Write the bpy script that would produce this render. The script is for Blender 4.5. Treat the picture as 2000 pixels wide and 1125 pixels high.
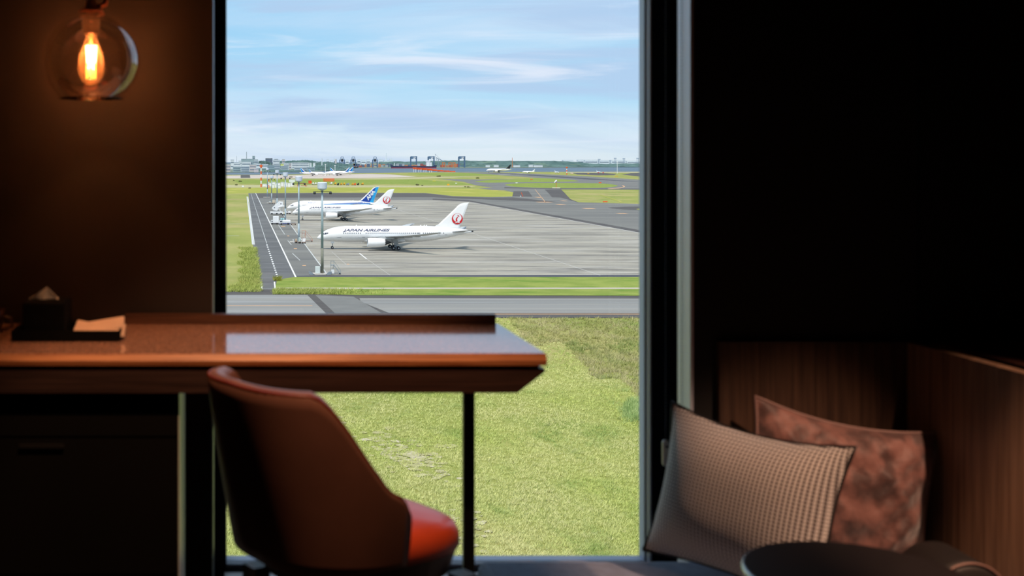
import bpy, math, random
import numpy as np
from mathutils import Vector, Matrix
random.seed(7); rng = np.random.default_rng(7)
for o in list(bpy.data.objects): bpy.data.objects.remove(o, do_unlink=True)
SC = bpy.context.scene
COL = SC.collection
# ------------------------------------------------------------------ camera
# metres; the camera stands 32.1 m above the airfield; one-point view, vanishing point at pixel (465, 315)
H = 32.1; F = 2300.0; VX = 465.0; VY = 315.0
cd = bpy.data.cameras.new('camera'); cam = bpy.data.objects.new('camera', cd); COL.objects.link(cam)
cam.location = (0, 0, H); cam.rotation_euler = (math.pi / 2, 0, 0)
cd.sensor_width = 36; cd.sensor_fit = 'HORIZONTAL'; cd.lens = F / 2000 * 36
cd.shift_x = (1000 - VX) / 2000; cd.shift_y = -(562.5 - VY) / 2000
cd.clip_start = 0.05; cd.clip_end = 40000
cd.dof.use_dof = True; cd.dof.focus_distance = 350; cd.dof.aperture_fstop = 4.4
SC.camera = cam
# ------------------------------------------------------------------ exposure
vs = SC.view_settings
vs.view_transform = 'Standard'; vs.look = 'None'; vs.gamma = 1; vs.use_curve_mapping = False; vs.exposure = 0.5
# ------------------------------------------------------------------ colour helper
def lin(c):
    out = []
    for v in c[:3]:
        v = v / 255.0
        out.append(v / 12.92 if v <= 0.04045 else ((v + 0.055) / 1.055) ** 2.4)
    return (*out, 1.0)
# ------------------------------------------------------------------ sky
W = bpy.data.worlds.new('sky'); SC.world = W; W.use_nodes = True
nt = W.node_tree; nt.nodes.clear()
def N(t, **k):
    n = nt.nodes.new(t)
    for a, b in k.items(): setattr(n, a, b)
    return n
L = lambda a, b: nt.links.new(a, b)
tc = N('ShaderNodeTexCoord'); sep = N('ShaderNodeSeparateXYZ'); L(tc.outputs['Generated'], sep.inputs[0])
ramp = N('ShaderNodeValToRGB'); cr = ramp.color_ramp
cr.elements[0].position = 0.0; cr.elements[0].color = lin((216, 228, 236))
cr.elements[1].position = 1.0; cr.elements[1].color = lin((190, 214, 240))
for p, c in ((0.022, (206, 226, 240)), (0.05, (176, 216, 242)), (0.12, (156, 206, 241)), (0.30, (166, 206, 240))):
    e = cr.elements.new(p); e.color = lin(c)
L(sep.outputs[2], ramp.inputs[0])
def cloud(scale, stretch, dist, lo, hi, seed):
    mp = N('ShaderNodeMapping'); mp.inputs['Scale'].default_value = (1, 1, stretch); mp.inputs['Location'].default_value = (seed, seed * .37, seed * .61)
    mp.inputs['Rotation'].default_value = (0, 0.035, 0)
    L(tc.outputs['Generated'], mp.inputs[0])
    nz = N('ShaderNodeTexNoise'); nz.inputs['Scale'].default_value = scale; nz.inputs['Detail'].default_value = 8
    nz.inputs['Roughness'].default_value = .55; nz.inputs['Distortion'].default_value = dist
    L(mp.outputs[0], nz.inputs[0])
    mr = N('ShaderNodeMapRange'); mr.interpolation_type = 'SMOOTHSTEP'
    mr.inputs[1].default_value = lo; mr.inputs[2].default_value = hi
    L(nz.outputs[0], mr.inputs[0]); return mr.outputs[0]
def mixc(fac, a, col, amt):
    m = N('ShaderNodeMix', data_type='RGBA'); mu = N('ShaderNodeMath', operation='MULTIPLY'); mu.inputs[1].default_value = amt
    L(fac, mu.inputs[0]); L(mu.outputs[0], m.inputs[0]); L(a, m.inputs[6]); m.inputs[7].default_value = lin(col); return m.outputs[2]
c = mixc(cloud(2.2, 8, .5, .38, .68, 3.1), ramp.outputs[0], (216, 228, 246), .58)
c = mixc(cloud(3.4, 10, .8, .46, .66, 7.7), c, (176, 200, 232), .75)
c = mixc(cloud(4.4, 10, 1.0, .50, .76, 12.3), c, (236, 239, 250), .65)
bg = N('ShaderNodeBackground'); bg.inputs[1].default_value = 0.82; L(c, bg.inputs[0])
wo = N('ShaderNodeOutputWorld'); L(bg.outputs[0], wo.inputs[0])
# ------------------------------------------------------------------ sun: behind the building, high, softened by thin cloud
sd = bpy.data.lights.new('sun', 'SUN'); sd.energy = 3.0; sd.angle = math.radians(14); sd.color = (1, .93, .84)
so = bpy.data.objects.new('sun', sd); COL.objects.link(so)
so.rotation_euler = Vector((0.18, 0.42, -0.9)).to_track_quat('-Z', 'Y').to_euler()
# room downlights (warm, recessed in the ceiling out of the frame)
def downlight(name, loc, energy, size, aim, spread=60, color=(1, .40, .16)):
    d = bpy.data.lights.new(name, 'SPOT'); d.energy = energy; d.shadow_soft_size = size; d.spot_size = math.radians(spread); d.spot_blend = .6; d.color = color
    o = bpy.data.objects.new(name, d); COL.objects.link(o); o.location = loc
    o.rotation_euler = (Vector(aim) - Vector(loc)).to_track_quat('-Z', 'Y').to_euler()
downlight('downlight', (0.10, 1.75, H + 1.2), 105, .03, (0.1, 2.42, H - .5), 48, (1, .50, .26))
downlight('downlight', (2.05, 1.5, H + 1.2), 170, .03, (1.42, 2.80, H - .93), 24, (1, .58, .38))
downlight('downlight', (0.9, 1.5, H + 1.2), 190, .03, (1.76, 2.15, H - .9), 34, (1, .56, .34))
# ------------------------------------------------------------------ geometry helpers
def P(px, py, Y): return Vector(((px - VX) * Y / F, Y, H - (py - VY) * Y / F))
def G(px, py, z=0.0):
    Y = F * (H - z) / (py - VY); return Vector(((px - VX) * Y / F, Y, z))
def DEP(py): return F * H / (py - VY)          # depth of a ground point seen on row py
def origin(o):
    v = Vector((0, 0, 0))
    while o is not None: v += o.location; o = o.parent
    return v
def obj(name, verts, faces, m, parent=None, smooth=False, pivot=None):
    verts = [Vector(v) for v in verts]
    if parent is not None: off = origin(parent)
    elif pivot is not None: off = Vector(pivot)
    else:
        xs = [v.x for v in verts]; ys = [v.y for v in verts]
        off = Vector(((min(xs) + max(xs)) / 2, (min(ys) + max(ys)) / 2, min(v.z for v in verts)))
    me = bpy.data.meshes.new(name); me.from_pydata([v - off for v in verts], [], faces); me.update()
    me.materials.append(m)
    if smooth: me.shade_smooth()
    o = bpy.data.objects.new(name, me); COL.objects.link(o)
    if parent is not None: o.parent = parent
    else: o.location = off
    return o
class MB:
    def __init__(s): s.v = []; s.f = []
    def add(s, v, f):
        k = len(s.v); s.v += [Vector(a) for a in v]; s.f += [tuple(i + k for i in q) for q in f]; return s
    def box(s, a, b):
        x0, y0, z0 = a; x1, y1, z1 = b
        return s.add([(x0, y0, z0), (x1, y0, z0), (x1, y1, z0), (x0, y1, z0), (x0, y0, z1), (x1, y0, z1), (x1, y1, z1), (x0, y1, z1)],
                     [(0, 3, 2, 1), (4, 5, 6, 7), (0, 1, 5, 4), (1, 2, 6, 5), (2, 3, 7, 6), (3, 0, 4, 7)])
    def bevbox(s, a, b, r):
        x0, y0, z0 = a; x1, y1, z1 = b
        rings = []
        for z, i in ((z0, r), (z0 + r, 0), (z1 - r, 0), (z1, r)):
            ring = []
            for cx, cy, a0 in ((x1 - r, y1 - r, 0), (x0 + r, y1 - r, 90), (x0 + r, y0 + r, 180), (x1 - r, y0 + r, 270)):
                for k in range(4):
                    t = math.radians(a0 + 30 * k); q = r - i * .7
                    ring.append((cx + q * math.cos(t), cy + q * math.sin(t), z))
            rings.append(ring)
        return s.loft(rings, True, True)
    def loft(s, rings, cap0=False, cap1=False, closed=True):
        k = len(s.v); n = len(rings[0])
        for r in rings: s.v += [Vector(p) for p in r]
        for i in range(len(rings) - 1):
            for j in range(n if closed else n - 1):
                j2 = (j + 1) % n
                s.f.append((k + i * n + j, k + i * n + j2, k + (i + 1) * n + j2, k + (i + 1) * n + j))
        if cap0: s.f.append(tuple(k + j for j in reversed(range(n))))
        if cap1: s.f.append(tuple(k + (len(rings) - 1) * n + j for j in range(n)))
        return s
    def tube(s, a, b, r0, r1=None, n=8, caps=True):
        a = Vector(a); b = Vector(b); r1 = r0 if r1 is None else r1
        d = (b - a).normalized(); u = d.orthogonal().normalized(); w = d.cross(u)
        ring = lambda c, r: [c + (u * math.cos(2 * math.pi * i / n) + w * math.sin(2 * math.pi * i / n)) * r for i in range(n)]
        return s.loft([ring(a, r0), ring(b, r1)], caps, caps)
    def path(s, pts, r, n=8):
        pts = [Vector(p) for p in pts]; rings = []
        u = None
        for i, p in enumerate(pts):
            d = (pts[min(i + 1, len(pts) - 1)] - pts[max(i - 1, 0)]).normalized()
            u = d.orthogonal().normalized() if u is None else (u - d * u.dot(d)).normalized()
            w = d.cross(u); rr = r[i] if isinstance(r, (list, tuple)) else r
            rings.append([p + (u * math.cos(2 * math.pi * j / n) + w * math.sin(2 * math.pi * j / n)) * rr for j in range(n)])
        return s.loft(rings, True, True)
    def lathe(s, prof, c, n=24, cap0=False, cap1=False):
        c = Vector(c)
        return s.loft([[c + Vector((r * math.cos(2 * math.pi * j / n), r * math.sin(2 * math.pi * j / n), z)) for j in range(n)] for r, z in prof], cap0, cap1)
    def prism(s, poly, axis, a, b):
        f = {'x': lambda p, t: (t, p[0], p[1]), 'y': lambda p, t: (p[0], t, p[1]), 'z': lambda p, t: (p[0], p[1], t)}[axis]
        return s.loft([[f(p, a) for p in poly], [f(p, b) for p in poly]], True, True)
    def bar(s, a, b, w):
        return s.tube(a, b, w * .7, n=4)
    def build(s, name, m, parent=None, smooth=False, pivot=None): return obj(name, s.v, s.f, m, parent, smooth, pivot)
def thing(name, loc, label, cat, group=None):
    o = bpy.data.objects.new(name, None); COL.objects.link(o); o.location = loc; o.empty_display_size = .1
    return tag(o, label, cat, group)
def tag(o, label, cat, group=None):
    o['label'] = label; o['category'] = cat
    if group: o['group'] = group
    return o
def struct(o): o['kind'] = 'structure'; return o
def stuff(o): o['kind'] = 'stuff'; return o
def autosmooth(o, deg=35):
    me = o.data; me.shade_smooth()
    try: me.set_sharp_from_angle(angle=math.radians(deg))
    except Exception: pass
    return o
# ------------------------------------------------------------------ materials
MC = {}
def M(name, rgb, rough=.6, metal=0.0, var=.12, scale=3.0, bump=0.0, stretch=(1, 1, 1), rgb2=None, coat=0, spec=.5, sheen=0, coords='Object', detail=5, lo=.3, hi=.7):
    if name in MC: return MC[name]
    m = bpy.data.materials.new(name); m.use_nodes = True; t = m.node_tree; b = t.nodes['Principled BSDF']
    tcn = t.nodes.new('ShaderNodeTexCoord'); mp = t.nodes.new('ShaderNodeMapping'); mp.inputs['Scale'].default_value = stretch
    nz = t.nodes.new('ShaderNodeTexNoise'); nz.inputs['Scale'].default_value = scale; nz.inputs['Detail'].default_value = detail
    t.links.new(tcn.outputs[coords], mp.inputs[0]); t.links.new(mp.outputs[0], nz.inputs[0])
    mr = t.nodes.new('ShaderNodeMapRange'); mr.inputs[1].default_value = lo; mr.inputs[2].default_value = hi
    mx = t.nodes.new('ShaderNodeMix'); mx.data_type = 'RGBA'
    c1 = lin(rgb); c2 = lin(rgb2) if rgb2 else tuple(min(1, v * (1 - 2 * var)) for v in c1[:3]) + (1,)
    mx.inputs[6].default_value = c1; mx.inputs[7].default_value = c2
    t.links.new(nz.outputs[0], mr.inputs[0]); t.links.new(mr.outputs[0], mx.inputs[0]); t.links.new(mx.outputs[2], b.inputs['Base Color'])
    b.inputs['Roughness'].default_value = rough; b.inputs['Metallic'].default_value = metal
    b.inputs['Specular IOR Level'].default_value = spec; b.inputs['Coat Weight'].default_value = coat
    b.inputs['Sheen Weight'].default_value = sheen
    if bump:
        bp = t.nodes.new('ShaderNodeBump'); bp.inputs['Strength'].default_value = bump; bp.inputs['Distance'].default_value = .01
        t.links.new(nz.outputs[0], bp.inputs['Height']); t.links.new(bp.outputs[0], b.inputs['Normal'])
    MC[name] = m; return m
def multi(name, base, layers, rough=.8, spec=.3, coords='Object'):
    """ground material: list of (rgb, scale, stretch, lo, hi, amount)"""
    m = bpy.data.materials.new(name); m.use_nodes = True; t = m.node_tree; b = t.nodes['Principled BSDF']
    tcn = t.nodes.new('ShaderNodeNewGeometry'); cur = None
    for i, (rgb, sc, st, lo, hi, amt) in enumerate(layers):
        mp = t.nodes.new('ShaderNodeMapping'); mp.inputs['Scale'].default_value = st; mp.inputs['Location'].default_value = (i * 13.7, i * 5.3, 0)
        nz = t.nodes.new('ShaderNodeTexNoise'); nz.inputs['Scale'].default_value = sc; nz.inputs['Detail'].default_value = 6; nz.inputs['Roughness'].default_value = .6
        mr = t.nodes.new('ShaderNodeMapRange'); mr.inputs[1].default_value = lo; mr.inputs[2].default_value = hi; mr.inputs[4].default_value = amt
        mx = t.nodes.new('ShaderNodeMix'); mx.data_type = 'RGBA'
        t.links.new(tcn.outputs['Position'], mp.inputs[0]); t.links.new(mp.outputs[0], nz.inputs[0]); t.links.new(nz.outputs[0], mr.inputs[0]); t.links.new(mr.outputs[0], mx.inputs[0])
        if cur is None: mx.inputs[6].default_value = lin(base)
        else: t.links.new(cur, mx.inputs[6])
        mx.inputs[7].default_value = lin(rgb); cur = mx.outputs[2]
    t.links.new(cur, b.inputs['Base Color']); b.inputs['Roughness'].default_value = rough; b.inputs['Specular IOR Level'].default_value = spec
    return m
def emit(name, rgb, s):
    m = bpy.data.materials.new(name); m.use_nodes = True; t = m.node_tree; b = t.nodes['Principled BSDF']
    b.inputs['Base Color'].default_value = lin(rgb); b.inputs['Emission Color'].default_value = lin(rgb); b.inputs['Emission Strength'].default_value = s; return m
def glass(name, tint, gloss, rough=0.0, ior=1.5, haze=0, hazecol=(1, 1, 1)):
    m = bpy.data.materials.new(name); m.use_nodes = True; t = m.node_tree; t.nodes.clear()
    tr = t.nodes.new('ShaderNodeBsdfTransparent'); tr.inputs[0].default_value = (*tint, 1)
    gl = t.nodes.new('ShaderNodeBsdfGlossy'); gl.inputs['Roughness'].default_value = rough; gl.inputs[0].default_value = (1, 1, 1, 1)
    fr = t.nodes.new('ShaderNodeFresnel'); fr.inputs[0].default_value = ior
    mu = t.nodes.new('ShaderNodeMath'); mu.operation = 'MULTIPLY'; mu.inputs[1].default_value = gloss; mu.use_clamp = True; t.links.new(fr.outputs[0], mu.inputs[0])
    mx = t.nodes.new('ShaderNodeMixShader'); t.links.new(mu.outputs[0], mx.inputs[0]); t.links.new(tr.outputs[0], mx.inputs[1]); t.links.new(gl.outputs[0], mx.inputs[2])
    out = mx.outputs[0]
    if haze:
        tl = t.nodes.new('ShaderNodeBsdfTranslucent'); tl.inputs[0].default_value = (*hazecol, 1); m2 = t.nodes.new('ShaderNodeMixShader'); m2.inputs[0].default_value = haze
        t.links.new(out, m2.inputs[1]); t.links.new(tl.outputs[0], m2.inputs[2]); out = m2.outputs[0]
    o = t.nodes.new('ShaderNodeOutputMaterial'); t.links.new(out, o.inputs[0]); return m
def wood(name, a, b, scale=6, axis=2, rough=.45, coat=0.0):
    st = [14, 14, 14]; st[axis] = .6
    return M(name, a, rough, rgb2=b, scale=scale, stretch=tuple(st), lo=.35, hi=.65, bump=.05, coat=coat)

m_grass = multi('grass_ground', (130, 136, 70), [
    ((146, 148, 82), .035, (1, .5, 1), .40, .62, .9), ((162, 150, 102), .018, (1, .6, 1), .48, .62, .75), ((98, 120, 50), .05, (.6, .6, 1), .54, .68, .7),
    ((170, 166, 108), .5, (1, 1, 1), .60, .72, .5), ((96, 124, 44), 1.6, (1, 1, 1), .56, .70, .6)], .95, .1)
m_strip = multi('mown_grass', (118, 133, 60), [((138, 148, 74), .12, (1, 1, 1), .4, .6, .8), ((90, 122, 42), .12, (.5, 1, 1), .52, .64, .75), ((110, 128, 56), 2, (1, 1, 1), .5, .7, .5)], .95, .1)
m_lime = multi('lime_grass', (142, 146, 66), [((156, 156, 74), .06, (1, 1, 1), .4, .6, .7), ((124, 136, 52), .03, (.3, 1, 1), .52, .68, .8), ((196, 178, 110), .02, (1, .5, 1), .55, .7, .5)], .95, .1)
m_dirt = multi('dry_soil', (164, 158, 122), [((150, 150, 90), .2, (1, 1, 1), .45, .6, .8), ((196, 186, 168), 1.2, (1, 1, 1), .5, .65, .7), ((120, 125, 70), .9, (1, 1, 1), .55, .65, .6)], .95, .1)
m_conc = multi('apron_concrete', (156, 151, 138), [((132, 128, 119), .05, (.35, 1.2, 1), .42, .60, .9), ((88, 84, 80), .085, (.28, 1.2, 1), .50, .66, .85),
    ((168, 165, 158), .06, (.3, 1.2, 1), .53, .66, .7), ((142, 122, 108), .07, (.3, 1.5, 1), .62, .74, .6), ((124, 120, 112), .6, (1, 1, 1), .5, .7, .35)], .85, .25)
m_asph = multi('taxiway_asphalt', (114, 113, 108), [((97, 96, 94), .02, (.4, 1.4, 1), .42, .6, .8), ((132, 132, 128), .04, (.3, 1.5, 1), .55, .7, .6), ((92, 90, 88), .12, (.25, 1.2, 1), .55, .7, .4)], .85, .25)
m_dark = multi('dark_asphalt', (84, 80, 77), [((70, 67, 66), .05, (.4, 1.4, 1), .42, .6, .8), ((106, 100, 96), .06, (.3, 1.6, 1), .55, .7, .6)], .85, .25)
m_black = multi('rubbered_asphalt', (64, 64, 72), [((84, 80, 84), .03, (.4, 1.4, 1), .45, .65, .8)], .8, .3)
m_serv = multi('service_road_asphalt', (98, 98, 97), [((84, 84, 85), .05, (.4, 1, 1), .42, .6, .8), ((128, 128, 130), .15, (.3, 1.6, 1), .55, .7, .6)], .85, .25)
m_pink = multi('pale_paving', (184, 172, 162), [((164, 152, 146), .01, (.4, 1, 1), .45, .65, .8)], .85, .2)
m_road = multi('road_concrete', (134, 132, 127), [((114, 114, 112), .08, (.06, 1.8, 1), .42, .6, .9), ((148, 149, 148), .12, (.05, 1.8, 1), .52, .66, .7)], .8, .3)
m_line = M('white_road_paint', (225, 226, 224), .7, var=.06, scale=.5)
m_line3 = M('worn_line_paint', (184, 182, 176), .8, var=.1, scale=.5)
m_line2 = M('faded_road_paint', (196, 198, 196), .7, var=.1, scale=.5)
m_orange = M('orange_road_paint', (206, 158, 112), .7, var=.08, scale=.5)
m_yellow = M('yellow_marking', (220, 205, 50), .7, var=.08, scale=.3)
m_sea = M('sea_water', (104, 120, 132), .7, rgb2=(78, 96, 112), scale=.01, stretch=(.3, 1, 1), bump=0, spec=.1)
m_white = M('aircraft_white', (238, 238, 238), .3, var=.02, scale=.4, coat=.3)
m_wing = M('wing_grey', (176, 180, 182), .4, var=.05, scale=.5)
m_steel = M('galvanised_steel', (150, 160, 168), .5, .3, var=.1, scale=1)
m_mast = M('mast_blue_grey', (158, 176, 186), .5, .1, var=.08, scale=.5)
m_mastlow = M('mast_green_grey', (122, 124, 112), .6, .1, var=.12, scale=.8)
m_tyre = M('tyre_rubber', (24, 26, 34), .8, var=.1, scale=2)
m_hub = M('wheel_hub', (190, 192, 195), .4, .5, var=.1, scale=4)
m_dgrey = M('dark_metal', (52, 54, 58), .5, .3, var=.1, scale=3)
m_pale = M('painted_white_metal', (232, 233, 235), .5, var=.04, scale=1)
m_navytext = M('navy_lettering', (34, 44, 84), .5, var=.04, scale=1)
m_glassdk = M('aircraft_glazing', (70, 74, 88), .2, var=.1, scale=1)
m_red = M('signal_red', (206, 22, 34), .5, var=.05, scale=1)
m_blue = M('tail_blue', (26, 74, 168), .35, var=.05, scale=.3, rgb2=(20, 62, 150))
m_sky = M('tail_light_blue', (40, 160, 220), .35, var=.05, scale=.3)
m_stripe = M('stripe_blue', (74, 104, 164), .4, var=.05, scale=.3)
m_orangep = M('orange_paint', (236, 96, 40), .6, var=.06, scale=.4)
m_amber = M('amber_paint', (230, 170, 40), .6, var=.06, scale=.4)
m_crane = M('crane_blue', (88, 118, 150), .6, var=.1, scale=.05)
m_craneo = M('crane_orange', (214, 120, 60), .6, var=.1, scale=.05)

# ------------------------------------------------------------------ ground
def poly(name, pts, z, m, lab=None):
    vs_ = [G(x, y) for x, y in pts]; vs_ = [(v.x, v.y, z) for v in vs_]
    n = len(vs_); lo = [(v[0], v[1], z - .02) for v in vs_]
    f = [tuple(range(n))]
    o = obj(name, vs_, f, m, pivot=(0, 0, 0)); struct(o)
    me = o.data
    if me.polygons[0].normal.z < 0: me.flip_normals()
    return o
def smooth_poly(pts, it=2):
    for _ in range(it):
        q = []
        for i in range(len(pts)):
            a = pts[i]; b = pts[(i + 1) % len(pts)]
            q += [(a[0] * .8 + b[0] * .2, a[1] * .8 + b[1] * .2), (a[0] * .2 + b[0] * .8, a[1] * .2 + b[1] * .8)]
        pts = q
    return pts
def strip(name, pts, width, z, m, wid2=None):
    """a painted line through ground pixels, width in metres"""
    c = [G(x, y) for x, y in pts]; l = []; r = []
    for i, p in enumerate(c):
        d = (c[min(i + 1, len(c) - 1)] - c[max(i - 1, 0)]).normalized(); n = Vector((-d.y, d.x, 0)) * width / 2
        l.append((p.x + n.x, p.y + n.y, z)); r.append((p.x - n.x, p.y - n.y, z))
    k = len(c); return struct(obj(name, l + r, [(i, i + k, i + 1 + k, i + 1) for i in range(k - 1)], m, pivot=(0, 0, 0)))
sea = obj('sea', [(-16000, 1500, -.6), (26000, 1500, -.6), (26000, 38000, -.6), (-16000, 38000, -.6)], [(0, 1, 2, 3)], m_sea, pivot=(0, 0, 0)); struct(sea)
shore = [(-900, 341.6), (540, 341.6), (600, 340.4), (680, 338.6), (735, 338.0), (800, 337.2), (880, 336.2), (1000, 336.0), (1260, 335.4), (2400, 335.4)]
gp = [G(x, y) for x, y in shore]
gv = [(-700, 20, 0)] + [(v.x, v.y, 0) for v in gp] + [(2200, 20, 0)]
struct(obj('ground_grass', gv, [tuple(reversed(range(len(gv))))], m_grass, pivot=(0, 0, 0)))
# shoreline revetment
rv = MB()
for i in range(len(gp) - 1):
    a, b = gp[i], gp[i + 1]; rv.add([(a.x, a.y + 5, -.5), (b.x, b.y + 5, -.5), (b.x, b.y, .8), (a.x, a.y, .8), (b.x, b.y - 3, .02), (a.x, a.y - 3, .02)], [(0, 1, 2, 3), (3, 2, 4, 5)])
struct(rv.build('shore_embankment', M('shore_stone', (120, 122, 112), .9, var=.15, scale=.05), pivot=(0, 0, 0)))
LIFT = [0.01]; LIFT0 = .012
def Z(): LIFT[0] += .0022; return LIFT[0]
# grass patches and far paving
poly('lime_grass', [(-300, 366), (440, 367), (620, 366.5), (800, 366), (940, 369.5), (1003, 376), (1006, 380), (1000, 384.5), (885, 383), (830, 378), (-300, 378)], Z(), m_lime)
poly('dry_grass', [(440, 361), (700, 362), (920, 363), (930, 364.5), (800, 366), (440, 366.5)], Z(), m_dirt)
poly('dry_grass', [(720, 346.8), (880, 345), (940, 343.8), (880, 347), (800, 350), (640, 350.5)], Z(), m_dirt)
poly('green_grass', [(455, 352), (620, 350.8), (820, 350.6), (900, 357), (930, 361), (700, 359.5), (470, 359)], Z(), m_strip)
poly('green_grass', [(790, 339), (930, 337.4), (1010, 341.5), (900, 344), (830, 342)], Z(), m_strip)
poly('taxiway_paving', [(-200, 343), (440, 343), (500, 342), (570, 342.4), (640, 340.8), (720, 339.6), (760, 340.6), (815, 345), (770, 346.4), (640, 348.6), (-200, 348.6)], Z(), m_pink)
poly('dark_paving', [(470, 341.9), (488, 341.7), (489, 347.4), (470, 347.6)], Z(), m_dark)
strip('taxiway_edge', [(560, 348.8), (640, 349.4), (700, 348.4), (780, 346.8), (860, 344.6), (940, 343.4)], 9, Z(), m_dark)
poly('runway', [(872, 336.8), (960, 336.6), (1050, 339.6), (1150, 344.6), (1260, 351.5), (1500, 367), (1500, 377), (1260, 361), (1150, 354), (1050, 347.5), (980, 342.5), (930, 338.6)], Z(), m_asph)
poly('runway_centre', [(930, 337.2), (1000, 339.2), (1060, 342.2), (1150, 348.2), (1260, 355.6), (1500, 371), (1500, 373.5), (1260, 358.6), (1150, 350.8), (1060, 344.6), (1000, 340.6)], Z(), m_black)
poly('runway', [(1118, 337.6), (1180, 338), (1204, 339.6), (1200, 342), (1170, 342.6), (1128, 341)], Z(), m_dark)
poly('runway', [(1214, 341), (1232, 338.2), (1260, 337.6), (1700, 337.6), (1700, 352), (1260, 346)], Z(), m_dark)
poly('pale_ground', [(1110, 336.2), (1260, 335.8), (1700, 335.8), (1700, 336.8), (1260, 337), (1110, 337)], Z(), m_pink)
strip('touchdown_marking', [(974, 340.9), (994, 341.4)], 14, Z(), m_line2)
strip('touchdown_marking', [(1010, 339.4), (1030, 340.0)], 12, Z(), m_line2)
# taxiways at mid distance
poly('taxiway', [(855, 349.4), (940, 350.6), (1010, 349.6), (1100, 349), (1180, 352), (1260, 356), (1600, 374), (1600, 384), (1260, 370.6), (1093, 370), (1101, 376), (1112, 388), (1128, 395), (1003, 386), (1004, 376), (985, 371.5), (955, 370.5), (935, 367.6), (962, 366.6), (930, 362), (905, 355)], Z(), m_asph)
poly('taxiway_shoulder', [(1003, 373.6), (1032, 373.4), (1040, 384), (1028, 387), (1000, 386)], Z(), m_dark)
poly('taxiway_shoulder', [(1064, 370.4), (1096, 370.2), (1104, 378), (1114, 389), (1132, 396), (1090, 395), (1080, 388), (1072, 378)], Z(), m_dark)
poly('taxiway_shoulder', [(985, 367.6), (1095, 369.6), (1300, 370.6), (1300, 368.4), (1150, 368.2), (1040, 367.4), (985, 365)], Z(), m_dark)
poly('grass_island', smooth_poly([(984, 361), (998, 358.6), (1050, 357.2), (1130, 357.4), (1180, 358.4), (1207, 361.6), (1205, 364), (1180, 367), (1120, 367.6), (1050, 367), (1000, 364.6)], 2), Z(), m_strip)
poly('grass_island', smooth_poly([(922, 355), (950, 352), (1010, 350), (1060, 347.8), (1110, 350.6), (1136, 354), (1080, 355.4), (1000, 356.2), (950, 357)], 2), Z(), m_strip)
poly('orange_curve_line', smooth_poly([(1185, 368.6), (1210, 367), (1219, 364.6), (1214, 362), (1216, 361.8), (1222, 364.6), (1212, 367.6), (1190, 369.4)], 1), Z(), m_orange)
# apron: asphalt all round, concrete stands on it
poly('apron_asphalt', [(485, 377.5), (640, 376.5), (830, 377), (850, 379), (885, 383.2), (960, 385.2), (1003, 383.6), (1095, 386), (1128, 395.2), (1260, 398.6), (1800, 412), (2400, 541), (575, 541), (541, 547), (536, 566), (509, 566), (500, 540), (490, 430)], Z(), m_asph)
poly('apron_dark_band', [(487, 377.9), (640, 377), (830, 377.4), (850, 379.6), (885, 383.8), (960, 386), (1003, 385.6), (1100, 396), (1000, 392), (915, 388.5), (845, 385.5), (640, 386), (505, 387)], Z(), m_dark)
poly('apron_dark_band', [(845, 388.2), (915, 391), (1260, 451.5), (2100, 600), (2100, 612), (1260, 457.5), (915, 394.5), (845, 391.4)], Z(), m_dark)
poly('apron_dark_band', smooth_poly([(1185, 405.5), (1230, 403.5), (1290, 404), (1290, 412), (1225, 410), (1195, 407.5)], 1), Z(), m_dark)
poly('grass_island', smooth_poly([(1240, 408), (1290, 405.5), (1290, 412), (1250, 410.5)], 1), Z(), m_lime)
poly('apron_concrete', [(532, 391.6), (620, 390), (845, 391), (915, 394.2), (1258, 456.6), (1700, 537.6), (640, 537.6), (595, 477), (566, 437)], Z(), m_conc)
poly('apron_edge', [(575, 541.4), (2400, 541.4), (2400, 537.6), (640, 537.6), (573, 539)], Z(), m_black)
poly('service_road', [(485.5, 377.6), (501, 377.6), (579.5, 545), (541, 547), (536, 566), (509.5, 566)], Z(), m_serv)
# service road and apron paint
zz = Z()
strip('kerb_line', [(482.5, 384), (494.5, 478)], .9, zz, m_line2)
strip('kerb_line', [(484.5, 384), (497, 478)], .25, zz, m_line)
strip('road_edge_line', [(499.5, 377.6), (579.3, 545)], .45, zz, m_line)
for i in range(16):
    a = 478 + i * 4.1
    strip('road_dash', [(489 + (a - 380) * .3285, a), (489 + (a + 1.9 - 380) * .3285, a + 1.9)], .5, zz, m_line)
strip('road_centre_line', [(490, 378), (521, 476)], .22, zz, m_line2)
for x, y in ((510, 551), (536, 551)): strip('road_dash', [(x, y), (x + 1.5, y + 14)], .35, zz, m_line)
strip('stand_line', [(532, 391.6), (566, 437), (595, 477), (640, 537.6)], .35, zz, m_line2)
strip('stand_line', [(562, 470), (569, 478.5), (604, 478.5)], .25, zz, m_line2)
strip('stand_line', [(571, 495), (586, 509), (624, 510)], .25, zz, m_line2)
strip('stand_line', [(544, 440), (556, 458)], .25, zz, m_line2)
strip('lead_in_line', [(774, 409), (862, 436), (1172, 538)], .3, zz, m_line3)
strip('lead_in_line', [(702, 495), (716, 506)], .4, zz, m_line)
strip('lead_in_line', [(716, 506), (762, 538)], .15, zz, m_line3)
strip('lead_in_line', [(648, 492), (676, 517)], .15, zz, m_line3)
strip('lead_in_line', [(1120, 400), (1130, 401)], .2, zz, m_line2)
strip('concrete_edge_line', [(845, 391), (915, 394.2), (1258, 456.6), (1700, 537.6)], .9, zz, m_line3)
strip('taxi_centre_line', [(1045, 370), (1053, 380), (1066, 396)], .5, zz, m_orange)
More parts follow.
